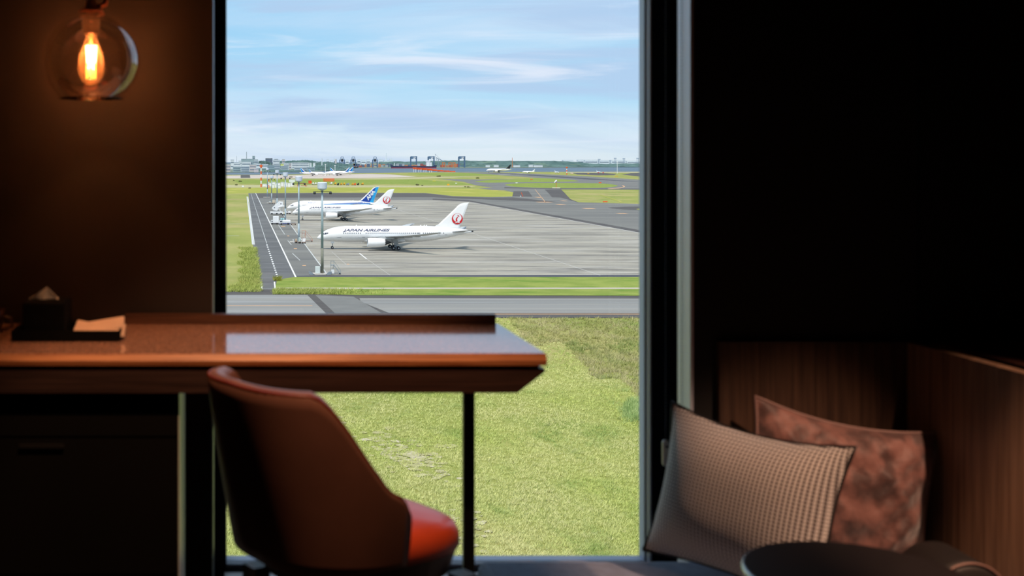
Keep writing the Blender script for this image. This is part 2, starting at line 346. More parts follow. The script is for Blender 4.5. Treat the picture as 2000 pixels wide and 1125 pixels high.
for x, y, w in ((1052, 385.5, 10), (1063, 394.8, 26), (1101, 392.5, 7), (1095, 399.6, 14), (1150, 407.5, 20), (1215, 417, 18), (594, 519, 7), (577, 486, 6), (553, 442.5, 8), (563, 461, 4), (680, 516.5, 5)):
    strip('orange_marking', [(x - w / 2, y), (x + w / 2, y)], 1.2 * DEP(y) ** 2 / (F * H), zz, m_orange)
# path, road and strip of grass in front of the apron
poly('mown_strip', [(575, 541.4), (2400, 541.4), (2400, 579.5), (1253, 578), (700, 577), (536, 572), (541, 547)], Z(), m_strip)
poly('concrete_path', [(540, 562.4), (2400, 562.4), (2400, 564.6), (540, 564.8)], Z(), m_pink)
poly('airside_road', [(-100, 570), (445, 570), (509, 566), (536, 566), (536, 573), (700, 577.5), (1253, 578.5), (2400, 580), (2400, 621.4), (-100, 621.4)], Z(), m_dark)
poly('airside_road_slab', [(-100, 578), (600, 576.5), (640, 616), (-100, 617)], Z(), m_road)
poly('airside_road_slab', [(702, 583), (1253, 584), (2400, 584), (2400, 612), (760, 612), (705, 590)], Z(), m_road)
poly('airside_road_slab', [(616, 577), (690, 580), (745, 612), (655, 613)], Z(), M('road_slab', (112, 111, 107), .8, var=.1, scale=.2))
zz = Z()
strip('orange_road_line', [(-100, 597.6), (610, 597.8)], .8, zz, m_orange)
strip('orange_road_line', [(640, 614.2), (2400, 614.6)], .8, zz, m_orange)
strip('white_ground_marking', [(440, 461), (467, 461)], .7, zz, m_line)
strip('grass_track', [(-100, 390), (482, 389.4)], 2.6, zz, m_dirt)
strip('grass_track', [(-100, 437.5), (488, 437.5)], 1.0, zz, m_line2)
strip('grass_track', [(1170, 380), (1215, 395)], 2.0, zz, m_lime)
strip('yellow_marking', [(958, 372.6), (972, 372.6)], 5, zz, m_yellow)
sb = MB()
for k in range(240):
    if k < 170: u = random.gauss(0, 52); x_, y_ = 800 + u, 893 + u * .42 + random.gauss(0, 15)
    elif k < 180: x_, y_ = 878 + random.gauss(0, 10), 872 + random.gauss(0, 2)
    else: x_, y_ = 912 + random.gauss(0, 26), 1050 + random.gauss(0, 36)
    w_ = random.uniform(3, 13); n_ = 12
    ring_ = [G(x_ + w_ * math.cos(2 * math.pi * i / n_) * random.uniform(.6, 1.2), y_ + w_ * .30 * math.sin(2 * math.pi * i / n_) * random.uniform(.6, 1.2)) for i in range(n_)]
    sb.add([(v.x, v.y, LIFT0 + .0003 * k) for v in ring_], [tuple(range(n_))] if (ring_[1] - ring_[0]).cross(ring_[2] - ring_[1]).z > 0 else [tuple(reversed(range(n_)))])
struct(sb.build('bare_soil', m_dirt, pivot=(0, 0, 0)))

# ------------------------------------------------------------------ grass blades (real geometry, too many to count)
def blades(name, pts, n, h, spread, m, seed):
    r = np.random.default_rng(seed); k = len(pts); c = np.repeat(pts, n, axis=0); t = k * n
    ang = r.uniform(0, 2 * np.pi, t); rad = spread * np.sqrt(r.uniform(0, 1, t))
    hh = np.repeat(h * r.uniform(.5, 1.25, k), n) * r.uniform(.6, 1.1, t)
    bx = c[:, 0] + rad * np.cos(ang); by = c[:, 1] + rad * np.sin(ang)
    w = .022 * (c[:, 1] / 110) * r.uniform(.7, 1.5, t); a2 = r.uniform(0, np.pi, t)
    v = np.zeros((t, 3, 3)); v[:, 0, 0] = bx - w * np.cos(a2); v[:, 0, 1] = by - w * np.sin(a2); v[:, 1, 0] = bx + w * np.cos(a2); v[:, 1, 1] = by + w * np.sin(a2)
    v[:, 0, 2] = .03; v[:, 1, 2] = .03
    v[:, 2, 0] = bx + (np.cos(ang) * .5 + r.normal(0, .3, t) + .2) * hh; v[:, 2, 1] = by + np.sin(ang) * hh * .5; v[:, 2, 2] = hh
    me = bpy.data.meshes.new(name); me.vertices.add(t * 3); me.vertices.foreach_set('co', v.reshape(-1).astype(np.float32))
    me.loops.add(t * 3); me.loops.foreach_set('vertex_index', np.arange(t * 3, dtype=np.int32))
    me.polygons.add(t); me.polygons.foreach_set('loop_start', np.arange(0, t * 3, 3, dtype=np.int32)); me.polygons.foreach_set('loop_total', np.full(t, 3, dtype=np.int32))
    me.update(calc_edges=True); me.materials.append(m)
    o = bpy.data.objects.new(name, me); COL.objects.link(o); return stuff(o)
def blade_mat(name, base, layers):
    m = multi(name, base, layers, .7, .15); b = m.node_tree.nodes['Principled BSDF']
    return m
mb_meadow = blade_mat('meadow_blades', (190, 198, 114), [((210, 206, 148), .06, (1, .6, 1), .42, .6, .8), ((140, 164, 84), .13, (1, .5, 1), .53, .66, .75), ((206, 198, 158), 1.5, (1, 1, 1), .55, .7, .5), ((96, 132, 50), 2.3, (1, 1, 1), .56, .68, .6)])
mb_weed = blade_mat('weed_blades', (158, 158, 96), [((182, 172, 130), .12, (1, .6, 1), .42, .6, .8), ((120, 140, 70), .09, (1, .5, 1), .52, .65, .7), ((196, 184, 150), 2.0, (1, 1, 1), .55, .7, .6)])
mb_lime = blade_mat('lime_weed_blades', (156, 168, 84), [((176, 178, 104), .3, (1, 1, 1), .4, .6, .8), ((122, 142, 60), .25, (1, .5, 1), .55, .65, .7)])
def pix(p): return VX + p[:, 0] * F / p[:, 1], VY + H * F / p[:, 1]
Yc = 1 / rng.uniform(1 / 240.5, 1 / 84, 60000)                # even on the picture's rows
Xc = rng.uniform(-.06, .40, 60000) * Yc + rng.uniform(-2, 2, 60000)
pts = np.stack([Xc, Yc, np.zeros_like(Xc)], 1); X_, Y_ = pix(pts)
lineY = np.interp(X_, [900, 975, 1100, 1180, 1260, 1400], [600, 622, 690, 730, 800, 880])
weed = Y_ < lineY + 18 * np.sin(X_ * .05)
soil = (((X_ - 800) / 110) ** 2 + ((Y_ - 895 - (X_ - 800) * .42) / 24) ** 2 < 1) | (((X_ - 915) / 45) ** 2 + ((Y_ - 1050) / 70) ** 2 < .8)
keep = ~soil | (rng.uniform(0, 1, len(X_)) < .45)
hide = (Y_ < 765) & (X_ < 900) & (Y_ > 640)
blades('meadow_grass', pts[~weed & keep & ~hide], 8, .34, .28, mb_meadow, 1)
blades('tall_weeds', pts[weed & keep & ~hide], 9, .62, .35, mb_weed, 2)
def patch(n, f):
    out = []
    while len(out) < n:
        q = f()
        if q: out.append(G(*q)[:])
    return np.array(out)
def left_weeds():
    y = random.uniform(484, 571); x0 = 470 + (y - 484) * .05 - max(0, (y - 548)) * 1.6; x1 = 499 + (y - 484) * .13
    return (random.uniform(x0 + 6 * math.sin(y * .4), x1), y)
blades('roadside_weeds', patch(2600, left_weeds), 7, .85, .6, mb_lime, 3)
blades('roadside_weeds', patch(1700, lambda: (535 + abs(random.gauss(0, 1)) * 75, random.uniform(566, 575.5))), 7, .7, .5, mb_lime, 4)
blades('roadside_weeds', patch(60, lambda: (random.gauss(541, 2.5), random.uniform(545, 549))), 9, 1.2, .5, blade_mat('shrub_blades', (150, 150, 70), [((110, 120, 50), 1, (1, 1, 1), .4, .6, .8)]), 5)
blades('green_shrub', patch(420, lambda: (random.gauss(1238, 10), random.gauss(803, 9))), 10, .9, .4, blade_mat('pale_shrub_blades', (178, 194, 130), [((120, 150, 80), .9, (1, 1, 1), .4, .6, .8)]), 6)

# ------------------------------------------------------------------ lettering
def text_mesh(s, shear=.0, bold=.0):
    cu = bpy.data.curves.new('lettering', 'FONT'); cu.body = s; cu.size = 1; cu.shear = shear; cu.offset = bold; cu.resolution_u = 3
    o = bpy.data.objects.new('lettering', cu); COL.objects.link(o); bpy.context.view_layer.update()
    me = bpy.data.meshes.new_from_object(o.evaluated_get(bpy.context.evaluated_depsgraph_get()))
    v = np.array([p.co[:] for p in me.vertices]); f = [tuple(p.vertices) for p in me.polygons]
    bpy.data.objects.remove(o, do_unlink=True); bpy.data.curves.remove(cu); bpy.data.meshes.remove(me)
    v[:, 0] -= v[:, 0].min(); v[:, 1] -= v[:, 1].min(); v[:, 0] /= v[:, 0].max(); v[:, 1] /= v[:, 1].max()
    return v, f

# ------------------------------------------------------------------ airliner
PROF = [(0, 4.05, .04), (.25, 4.1, .42), (.8, 4.25, .85), (1.8, 4.55, 1.4), (3.2, 4.9, 1.95), (5, 5.18, 2.4), (7.5, 5.4, 2.75), (10.5, 5.5, 2.93), (14, 5.5, 2.95), (34, 5.5, 2.95),
        (38, 5.56, 2.88), (42, 5.72, 2.62), (46, 5.92, 2.15), (49.5, 6.1, 1.6), (52.5, 6.25, 1.05), (55, 6.36, .6), (56.3, 6.42, .32)]
px_, pz_, pr_ = zip(*PROF)
def body(x): return np.interp(x, px_, pz_), np.interp(x, px_, pr_)
def airliner(name, nose, scale, flip, label, livery, detail=True, group=None):
    """nose: ground point under the nose; the fuselage runs to +x (or to -x when flipped)"""
    root = thing(name, nose, label, 'airplane', group); s = scale; fx = -1 if flip else 1
    T = lambda x, y, z: (nose[0] + fx * x * s, nose[1] + y * s, nose[2] + z * s)
    TT = lambda vs_: [T(*v) for v in vs_]
    n = 28 if detail else 14
    b = MB(); b.loft([[T(x, r * math.cos(2 * math.pi * j / n), z + r * math.sin(2 * math.pi * j / n)) for j in range(n)] for x, z, r in PROF], True, True)
    fus = b.build('fuselage', m_white, root, True)
    cone = MB().loft([[T(x, .3 * q * math.cos(a), 6.42 + .02 * i + .3 * q * math.sin(a)) for a in [2 * math.pi * j / 10 for j in range(10)]] for i, (x, q) in enumerate(((56.2, 1.1), (57.0, .7)))], True, True)
    cone.build('tail_cone', m_dgrey, root)
    def side(x, z, off=.03, sgn=-1):
        zc, r = body(x); d = z - zc; return T(x, sgn * (math.sqrt(max(r * r - d * d, .0001)) + off), z)
    # wings
    for sg in (-1, 1):
        sec = [(1.5, 17.2, 31.5, 4.2, 1.5), (4, 19.0, 31.2, 4.45, 1.3), (10, 23.6, 32.0, 5.0, .8), (18, 28.9, 34.4, 5.75, .5), (25, 33.6, 37.1, 6.7, .32), (28.5, 36.6, 38.9, 7.35, .2), (30, 39.6, 40.3, 7.75, .08)]
        w = MB(); rings = []
        for y, le, te, z, th in sec:
            c_ = te - le; ring = []
            for t_, q in ((0, 0), (.1, .6), (.35, 1), (.7, .6), (1, 0), (.7, -.35), (.35, -.5), (.1, -.4)):
                ring.append(T(le + c_ * t_, sg * y, z + q * th * .5 + (.5 - t_) * .25))
            rings.append(ring)
        w.loft(rings, True, True); w.build('wing', m_wing if detail else m_white, root, True)
        # flap track fairings
        if detail:
            for y, x, z in ((8, 30.6, 4.45), (13.5, 32, 5.0), (19, 34, 5.6)):
                f = MB(); f.path([T(x - 2, sg * y, z), T(x - .5, sg * y, z - .15), T(x + 1.6, sg * y, z + .1)], [.12 * s, .3 * s, .06 * s], 8); f.build('flap_fairing', m_white, root, True)
        # engine
        ey, ez = sg * 9.8, 3.0
        prof = [(17.3, 1.42), (17.45, 1.62), (18.2, 1.76), (20, 1.78), (21.8, 1.66), (23.2, 1.42)]
        nn = 24 if detail else 12; e = MB(); rings = []
        for x, r in prof: rings.append([T(x, ey + r * math.cos(2 * math.pi * j / nn), ez + r * math.sin(2 * math.pi * j / nn)) for j in range(nn)])
        if detail: rings.append([T(23.3 + (.38 if j % 2 else 0), ey + 1.36 * math.cos(2 * math.pi * j / nn), ez + 1.36 * math.sin(2 * math.pi * j / nn)) for j in range(nn)])
        e.loft(rings); eng = e.build('engine_nacelle', m_white, root, True)
        ip = [(17.3, 1.42), (17.6, 1.3), (19, 1.25), (19.0, .3), (18.4, .05)]
        e = MB().loft([[T(x, ey + r * math.cos(2 * math.pi * j / nn), ez + r * math.sin(2 * math.pi * j / nn)) for j in range(nn)] for x, r in ip]); e.build('intake', m_steel, eng, True)
        e = MB().loft([[T(x, ey + r * math.cos(2 * math.pi * j / 12), ez + r * math.sin(2 * math.pi * j / 12)) for j in range(12)] for x, r in ((22.2, 1.2), (23.8, .9), (24.6, .62), (25.8, .12))], True, True); e.build('exhaust_cone', m_dgrey, eng, True)
        e = MB().add([T(x, ey + dy, z) for dy in (-.2, .2) for x, z in ((19.5, 4.6), (22.5, 4.3), (26.5, 4.2), (27, 4.7), (23.6, 5.1))], [(0, 1, 2, 3, 4), (9, 8, 7, 6, 5), (0, 5, 6, 1), (1, 6, 7, 2), (2, 7, 8, 3), (3, 8, 9, 4), (4, 9, 5, 0)]); e.build('pylon', m_wing, eng)
        # tailplane
        w = MB(); rings = []
        for y, le, te, z, th in ((.6, 48.2, 53.4, 6.2, .5), (5, 51.4, 54.8, 6.85, .32), (9.2, 54.3, 56.3, 7.5, .15), (9.9, 55.6, 56.5, 7.6, .06)):
            c_ = te - le; rings.append([T(le + c_ * t_, sg * y, z + q * th * .5) for t_, q in ((0, 0), (.15, .8), (.45, 1), (1, 0), (.45, -1), (.15, -.8))])
        w.loft(rings, True, True); w.build('tailplane', m_wing if detail else m_white, root, True)
    # fin
    fin = [(42.2, 7.9), (44.3, 9.0), (50.6, 15.0), (51.4, 15.9), (52.3, 16.5), (53.6, 16.85), (55.4, 17.0), (53.9, 13), (52.0, 8.0), (51.8, 6.8), (46, 6.8)]
    def fin_th(z): return .34 - .022 * (z - 7)
    fo = MB(); k = len(fin); cx = sum(p[0] for p in fin) / k; cz = sum(p[1] for p in fin) / k
    inner = [(cx + (x - cx) * .8, cz + (z - cz) * .8) for x, z in fin]
    vs_ = [T(x, 0, z) for x, z in fin] + [T(x, -fin_th(z), z) for x, z in inner] + [T(x, fin_th(z), z) for x, z in inner]
    fs = [(i, (i + 1) % k, k + (i + 1) % k, k + i) for i in range(k)] + [(i, 2 * k + i, 2 * k + (i + 1) % k, (i + 1) % k) for i in range(k)] + [tuple(range(k, 2 * k)), tuple(reversed(range(2 * k, 3 * k)))]
    fo.add(vs_, fs); finmat = {'blue': m_blue, 'black': M('tail_black', (24, 26, 30), .4, var=.1, scale=.2)}.get(livery, m_white); fino = fo.build('fin', finmat if livery != 'ana' else m_white, root)
    def finplate(pts_, off, m, nm):
        vs_ = []
        for sgn in (-1, 1): vs_ += [T(x, sgn * (.40 + off), z) for x, z in pts_]
        q = len(pts_); return MB().add(vs_, [tuple(range(q)), tuple(reversed(range(q, 2 * q)))]).build(nm, m, fino)
    if livery == 'ana' or livery == 'farana':
        finplate([(43.2, 7.6), (45.2, 8.9), (51.0, 14.8), (52.2, 15.9), (53.5, 16.6), (55.1, 16.8), (53.6, 13), (51.8, 7.6), (51.6, 6.8), (44, 6.8)], 0, m_blue, 'blue_panel')
        finplate([(49.3, 6.8), (52.0, 13), (53.3, 16.6), (55.1, 16.8), (53.6, 13), (51.8, 7.6), (51.6, 6.8)], .03, m_sky, 'light_blue_panel')
    if livery == 'farana':
        for q in (0, 1.9, 3.8): finplate([(45.9 + q, 9.4 + q * 1.05), (47.1 + q, 9.4 + q * 1.05), (48.8 + q, 11.6 + q * 1.05), (47.9 + q, 11.8 + q * 1.05)], .08, m_pale, 'white_mark')
    if livery == 'ana':
        v, f = text_mesh('ANA', 0, .055); vs_ = []
        for p in v:
            u = p[0] * 6.9 - 3.3; h = (p[1] - .5) * 2.55; a = math.radians(50)
            vs_.append(T(50.05 + u * math.cos(a) - h * math.sin(a) * .75, -.47, 11.9 + u * math.sin(a) + h * math.cos(a) * .95))
        MB().add(vs_, f).build('tail_lettering', m_pale, fino)
        v, f = text_mesh('ANA', .1, .02)
        MB().add([side(12.2 + p[0] * 3.0, 7.0 + p[1] * .85, .05) for p in v], f).build('nose_lettering', m_stripe, fus)
        MB().add([side(x, z, .05) for x, z in ((15.5, 7.0), (16.1, 7.0), (17.2, 7.9), (16.4, 7.9))], [(0, 1, 2, 3)]).build('nose_emblem', m_blue, fus)
        for z0, z1, m, nm in ((lambda t: 6.55 + .2 * t, lambda t: 6.75 + 1.1 * t, m_stripe, 'blue_stripe'), (lambda t: 6.35 + .1 * t, lambda t: 6.5 + .3 * t, m_sky, 'light_blue_stripe')):
            vs_ = []; fs = []; q = 16
            for i in range(q + 1):
                t_ = i / q; x = 22 + 28 * t_; a0, a1 = z0(t_), min(z1(t_), body(x)[0] + body(x)[1] * .985)
                a0 = min(a0, a1 - .02)
                vs_ += [side(x, a0, .04), side(x, (a0 + a1) / 2, .04), side(x, a1, .04)]
            for i in range(q): fs += [(3 * i, 3 * i + 3, 3 * i + 4, 3 * i + 1), (3 * i + 1, 3 * i + 4, 3 * i + 5, 3 * i + 2)]
            MB().add(vs_, fs).build(nm, m, fus)
    if livery == 'crane':
        v, f = text_mesh('JAPAN AIRLINES', .35, .04)
        MB().add([side(9.1 + p[0] * 17.2, 6.32 + p[1] * 1.12, .05) for p in v], f).build('fuselage_lettering', m_navytext, fus)
        cx, cz, R_ = 51.4 - .3, 11.0, 2.0
        disc = lambda r, x, z, off, m, nm: finplate([(cx + x + r * math.cos(2 * math.pi * i / 28), cz + z + r * math.sin(2 * math.pi * i / 28)) for i in range(28)], off, m, nm)
        disc(R_, 0, 0, .02, m_red, 'red_disc'); disc(1.52, .0, .40, .06, m_pale, 'white_disc')
        finplate([(cx - .55, cz - .95), (cx - .62, cz - .1), (cx - .3, cz + .45), (cx + .22, cz + .9), (cx + .3, cz + 1.05), (cx + .1, cz + 1.22), (cx - .2, cz + 1.2), (cx + .1, cz + 1.42), (cx + .5, cz + 1.3), (cx + .8, cz + .82), (cx + .42, cz + .95), (cx + .12, cz + .4), (cx - .12, cz - .1), (cx + .1, cz - .9)], .10, m_red, 'crane_neck')
        v, f = text_mesh('JAL', .35, .05)
        MB().add([T(cx - .95 + p[0] * 1.9, -.56, cz - 1.55 + p[1] * .62) for p in v], f).build('disc_lettering', m_pale, fino)
    if detail:
        wv = MB()
        xs = [9.3 + .75 * i for i in range(9)] + [17.4 + .72 * i for i in range(26)] + [38.2 + .75 * i for i in range(9)] + ([36.4, 45.6] if livery == 'crane' else [])
        if livery == 'crane': xs = [x for x in xs if not 36.5 < x < 38] + [34.6 + .75 * i for i in range(4)]
        for x in xs: wv.add([side(x, 5.72, .04), side(x + .30, 5.76, .04), side(x + .30, 6.12, .04), side(x, 6.12, .04)], [(0, 1, 2, 3)])
        stuff(wv.build('cabin_windows', M('cabin_glazing', (112, 116, 128), .2, var=.1), fus))
        for x0 in (6.6, 14.6, 32.6, 43.6):
            d = MB()
            for a, b_ in (((x0, 4.55), (x0, 6.6)), ((x0 + 1.2, 4.55), (x0 + 1.2, 6.6)), ((x0, 6.6), (x0 + 1.2, 6.6)), ((x0, 4.55), (x0 + 1.2, 4.55))):
                d.tube(side(a[0], a[1], .0), side(b_[0], b_[1], .0), .03 * s, n=4)
            d.build('door_outline', M('seam_grey', (205, 205, 208), .5, var=.05), fus)
        for sg in (-1, 1):
            c = MB()
            for a in (((1.55, 5.35), (2.3, 5.3), (2.55, 5.9), (2.3, 5.85)), ((2.4, 5.3), (3.1, 5.45), (3.5, 6.05), (2.75, 6.02)), ((3.2, 5.5), (3.8, 5.75), (4.0, 6.05), (3.6, 6.1))):
                c.add([side(x, z, .05, sg) for x, z in a], [(0, 1, 2, 3)])
            c.build('cockpit_window', m_glassdk, fus)
        for x in (14, 37.5, 38.8, 39.6): MB().add([T(x, 0, 8.35), T(x + .5, 0, 8.35), T(x + .45, 0, 8.85), T(x + .25, 0, 8.85), T(x, .06, 8.35), T(x + .5, .06, 8.35), T(x + .45, .06, 8.85), T(x + .25, .06, 8.85)], [(0, 1, 2, 3), (7, 6, 5, 4), (0, 4, 5, 1), (1, 5, 6, 2), (2, 6, 7, 3), (3, 7, 4, 0)]).build('antenna', m_white, fus)
        for x0, x1, z in ((7.2, 8.6, 4.3), (16, 17.2, 4.4), (46.2, 47.2, 5.2), (43.5, 44.6, 5.2)):
            MB().add([side(x0, z, .04), side(x1, z, .04), side(x1, z + .12, .04), side(x0, z + .12, .04)], [(0, 1, 2, 3)]).build('hatch_line', M('hatch_grey', (150, 150, 155), .5, var=.05), fus)
    # undercarriage
    g = MB(); g.tube(T(5.6, 0, .5), T(5.6, 0, 3.2), .14 * s); ng = g.build('nose_gear', m_steel, root)
    MB().box(T(*((5.0, -.55, 2.1) if not flip else (6.0, -.55, 2.1))), T(*((6.2, .55, 2.9) if not flip else (4.8, .55, 2.9)))).build('gear_door', m_white, ng)
    def wheel(x, y, r, par):
        MB().tube(T(x, y - .22, r), T(x, y + .22, r), r * s, n=16).build('wheel', m_tyre, par)
        if detail: MB().tube(T(x, y - .25, r), T(x, y + .25, r), r * .45 * s, n=10).build('hub', m_hub, par)
    for y in (-.4, .4): wheel(5.5, y, .5, ng)
    for sg in (-1, 1):
        g = MB(); y0 = sg * 4.9
        g.tube(T(28.2, y0, .7), T(27.9, y0, 4.2), .22 * s); g.bar(T(27.2, y0, .65), T(29.1, y0, .65), .3 * s); g.bar(T(28.1, y0, 2.0), T(26.2, y0, 3.9), .16 * s); g.bar(T(28.1, y0, 2.2), T(28, sg * 2.6, 3.6), .16 * s)
        mg = g.build('main_gear', m_steel, root)
        MB().add([T(27.4, y0 + sg * .3, 1.7), T(29.0, y0 + sg * .3, 1.9), T(28.5, y0 + sg * .5, 4.2), T(26.8, y0 + sg * .5, 4.2), T(27.4, y0 + sg * .4, 1.7), T(29.0, y0 + sg * .4, 1.9), T(28.5, y0 + sg * .6, 4.2), T(26.8, y0 + sg * .6, 4.2)], [(0, 1, 2, 3), (7, 6, 5, 4), (0, 4, 5, 1), (1, 5, 6, 2), (2, 6, 7, 3), (3, 7, 4, 0)]).build('gear_door', m_wing, mg)
        for dx in (-.95, .85):
            for dy in (-.6, .6): wheel(28.15 + dx, y0 + dy, .66, mg)
    MB().loft([[T(x, r * 1.25 * math.cos(a), 3.35 + r * .55 * math.sin(a)) for a in [2 * math.pi * j / 14 for j in range(14)]] for x, r in ((14.5, .2), (18, 1.9), (24, 2.3), (30, 2.2), (35, .3))], True, True).build('belly_fairing', m_white, root, True)
    return root
def place(px, D): return (((px - VX) * D / F), D, LIFT[0] + .0)
airliner('airliner', place(619.5, 430), 1.0, False, 'nearest white airliner, red crane disc on its tail, navy lettering along the fuselage', 'crane')
airliner('airliner', place(571, DEP(430.5)), 1.0, False, 'second white airliner with red crane tail disc, between the nearest one and the blue-tailed one', 'crane')
airliner('airliner', place(560.5, DEP(420)), .995, False, 'white airliner with blue fin lettered ANA, behind the second crane-tailed airliner', 'ana')
def fp(px, py): D = DEP(py); return ((px - VX) * D / F, D, .07)
D_ = DEP(343.2)
airliner('airliner', fp(636, 343.4), 1.02, True, 'far airliner facing away right, blue-marked tail nearest the antenna masts', 'farana', False)
airliner('airliner', fp(633, 342.8), 1.06, False, 'far airliner with fin to the right, frontmost of the distant blue-tailed group', 'farana', False)
airliner('airliner', fp(688, 341.0), .98, True, 'far airliner whose blue fin rises mid-fuselage behind the distant front one', 'farana', False)
airliner('airliner', fp(638, 342.1), 1.14, False, 'far airliner partly hidden, its fin just beyond the front far airliner tail', 'farana', False)
airliner('airliner', fp(633, 340.2), .70, True, 'farthest small airliner showing only a pale fin above the left far fuselage', 'farana', False)
airliner('airliner', fp(949.5, 336.8), 1.30, False, 'distant white airliner with a black fin on the runway by the water', 'black', False)
airliner('airliner', fp(1020, 338.2), .62, False, 'small distant all-white airliner on the grass edge beside the runway', 'white', False)
def headon(px, py, s, label):
    r = airliner('airliner', fp(px, py), s, False, label, 'white', False); x = (px - VX) * DEP(py) / F
    r.rotation_euler = (0, 0, math.pi / 2 + .12); return r
headon(1091, 338.4, .5, 'tiny white airliner seen end on near the red-topped antenna mast')
headon(1172.5, 337.8, .45, 'tiny pale airliner seen end on between two red runway boards')

# ------------------------------------------------------------------ floodlight masts along the service road
def mast(px, pyb, label, k=1.0, low=True):
    D = DEP(pyb); x = (px - VX) * D / F; z0 = LIFT[0]; r = thing('floodlight_mast', (x, D, z0), label, 'floodlight', 'floodlight masts beside the service road'); top = 26.1 * k
    MB().box((x - 3.6, D - 1.2, z0), (x + 2.3, D + 1.2, z0 + .35)).build('base_slab', M('pale_concrete', (205, 200, 192), .8, var=.1), r)
    MB().tube((x, D, z0 + .3), (x, D, 7.5), .44, .38, 14).build('mast_base', m_mastlow if low else m_mast, r, True)
    MB().tube((x, D, 7.5), (x, D, top - 2.2), .37, .28, 14).build('mast_pole', m_mast, r, True)
    hd = MB().lathe([(.3, top - 2.3), (.85, top - 2.1), (1.35, top - 1.7), (1.4, top - .1), (1.2, top + .05), (.2, top + .1)], (x, D, 0), 12, True, True).build('lantern', M('lantern_white', (206, 214, 230), .4, var=.06, scale=1), r)
    autosmooth(hd)
    c = MB(); c.bar((x - 2.6, D - .5, top - 2.6), (x + 2.6, D - .5, top - 2.6), .12); c.bar((x, D - 1, top - 2.6), (x, D + 1, top - 2.6), .18); c.build('crossbar', m_dgrey, r)
    for dx in (-2.2, 2.3): MB().lathe([(.1, .4), (.34, .3), (.4, -.15), (.34, -.3)], (x + dx, D - .6, top - 3.0), 10, True, True).build('floodlight', m_dgrey, r, True)
    return r, x, D
rm, xm, Dm = mast(629.3, 536.5, 'nearest tallest floodlight mast, in front of the nearest airliner nose')
mast(583.6, 473.5, 'second floodlight mast from the window sill, crossing the two middle airliner noses', low=False)
mast(557.3, 435.5, 'third floodlight mast, rising behind the blue and white tank truck', low=False)
mast(541.2, 409, 'fourth floodlight mast, standing behind the white boarding stair truck', low=False)
mast(530.5, 396.5, 'fifth floodlight mast, with small equipment carts at its foot', .8, False)
mast(522.3, 385.8, 'farthest floodlight mast, on a small white plinth at the apron end', low=False)
# cabinet, barriers and steps at the nearest mast
z0 = LIFT[0]
c = tag(MB().bevbox((xm - 2.0, Dm - .9, z0 + .35), (xm - .7, Dm - .1, z0 + 2.3), .06).build('electrical_cabinet', M('cabinet_white', (216, 224, 222), .5, var=.04)), 'pale box-shaped electrical cabinet beside the nearest floodlight mast foot', 'cabinet')
for dx, l in ((-3.1, 'sloping grey crash barrier end next to the white electrical cabinet'), (1.75, 'sloping grey crash barrier end between the nearest mast and the mobile steps')):
    t = thing('crash_barrier', (xm + dx, Dm - 1.0, z0), l, 'barrier')
    sgn = -1 if dx < 0 else 1
    MB().prism([(xm + dx - .9, z0 + .9), (xm + dx + (.3 if sgn > 0 else -.3), z0 + .95), (xm + dx + .9, z0 + .1), (xm + dx - .4, z0 + .1)] if sgn < 0 else [(xm + dx - .8, z0 + .1), (xm + dx + .8, z0 + .1), (xm + dx + .9, z0 + .9), (xm + dx + .1, z0 + .9)], 'y', Dm - 1.35, Dm - 1.05).build('panel', m_steel, t)
    MB().box((xm + dx - .5, Dm - 1.5, z0), (xm + dx + .5, Dm - .9, z0 + .1)).build('foot', m_steel, t)
def steps(px0, px1, D, hgt, n, label, m, rail=1.1, depth=1.6):
    x0 = (px0 - VX) * D / F; x1 = (px1 - VX) * D / F; w = x1 - x0; z0 = LIFT[0]
    r = thing('maintenance_steps', ((x0 + x1) / 2, D, z0), label, 'steps'); xp = x0 + w * .33
    fr = MB()
    for y in (D - depth / 2, D + depth / 2):
        for a, b in (((x0, 0), (x0, hgt + rail)), ((xp, 0), (xp, hgt + rail)), ((x0, hgt), (xp, hgt)), ((x0, hgt + rail), (xp, hgt + rail)), ((x0, .4), (x1, .4)), ((xp, hgt), (x1, .2)), ((xp, hgt + rail), (x1, 1.1)), ((x1, 0), (x1, 1.2)), ((x0, 0), (xp, hgt))):
            fr.bar((a[0], y, z0 + a[1]), (b[0], y, z0 + b[1]), .06)
    for x in (x0, xp): fr.bar((x, D - depth / 2, z0 + hgt), (x, D + depth / 2, z0 + hgt), .06)
    fr.build('frame', m, r)
    MB().box((x0, D - depth / 2, z0 + hgt - .06), (xp, D + depth / 2, z0 + hgt)).build('platform', m_steel, r)
    for i in range(n):
        t = (i + .5) / n; xx = xp + (x1 - xp) * t; zt = z0 + hgt * (1 - t)
        MB().box((xx - .14, D - depth / 2, zt - .04), (xx + .14, D + depth / 2, zt)).build('tread', m_steel, r)
    for x in (x0 + .2, x1 - .2):
        for y in (D - depth / 2, D + depth / 2): MB().tube((x, y - .08, z0 + .18), (x, y + .08, z0 + .18), .18, n=10).build('wheel', m_tyre, r)
    MB().box((x0 + .05, D - depth / 2 - .25, z0 + .3), (xp, D - depth / 2 - .05, z0 + 1.4)).build('sign_box', m_pale, r)
    return r
steps(646, 665, Dm + .5, 2.6, 9, 'mobile maintenance steps with railings, beside the nearest floodlight mast', m_steel)
D2 = DEP(474.5)
steps(590, 610, D2 + 6, 3.3, 10, 'tall orange-railed maintenance steps just ahead of the nearest airliner nose', M('orange_rail', (205, 130, 96), .6, var=.1))
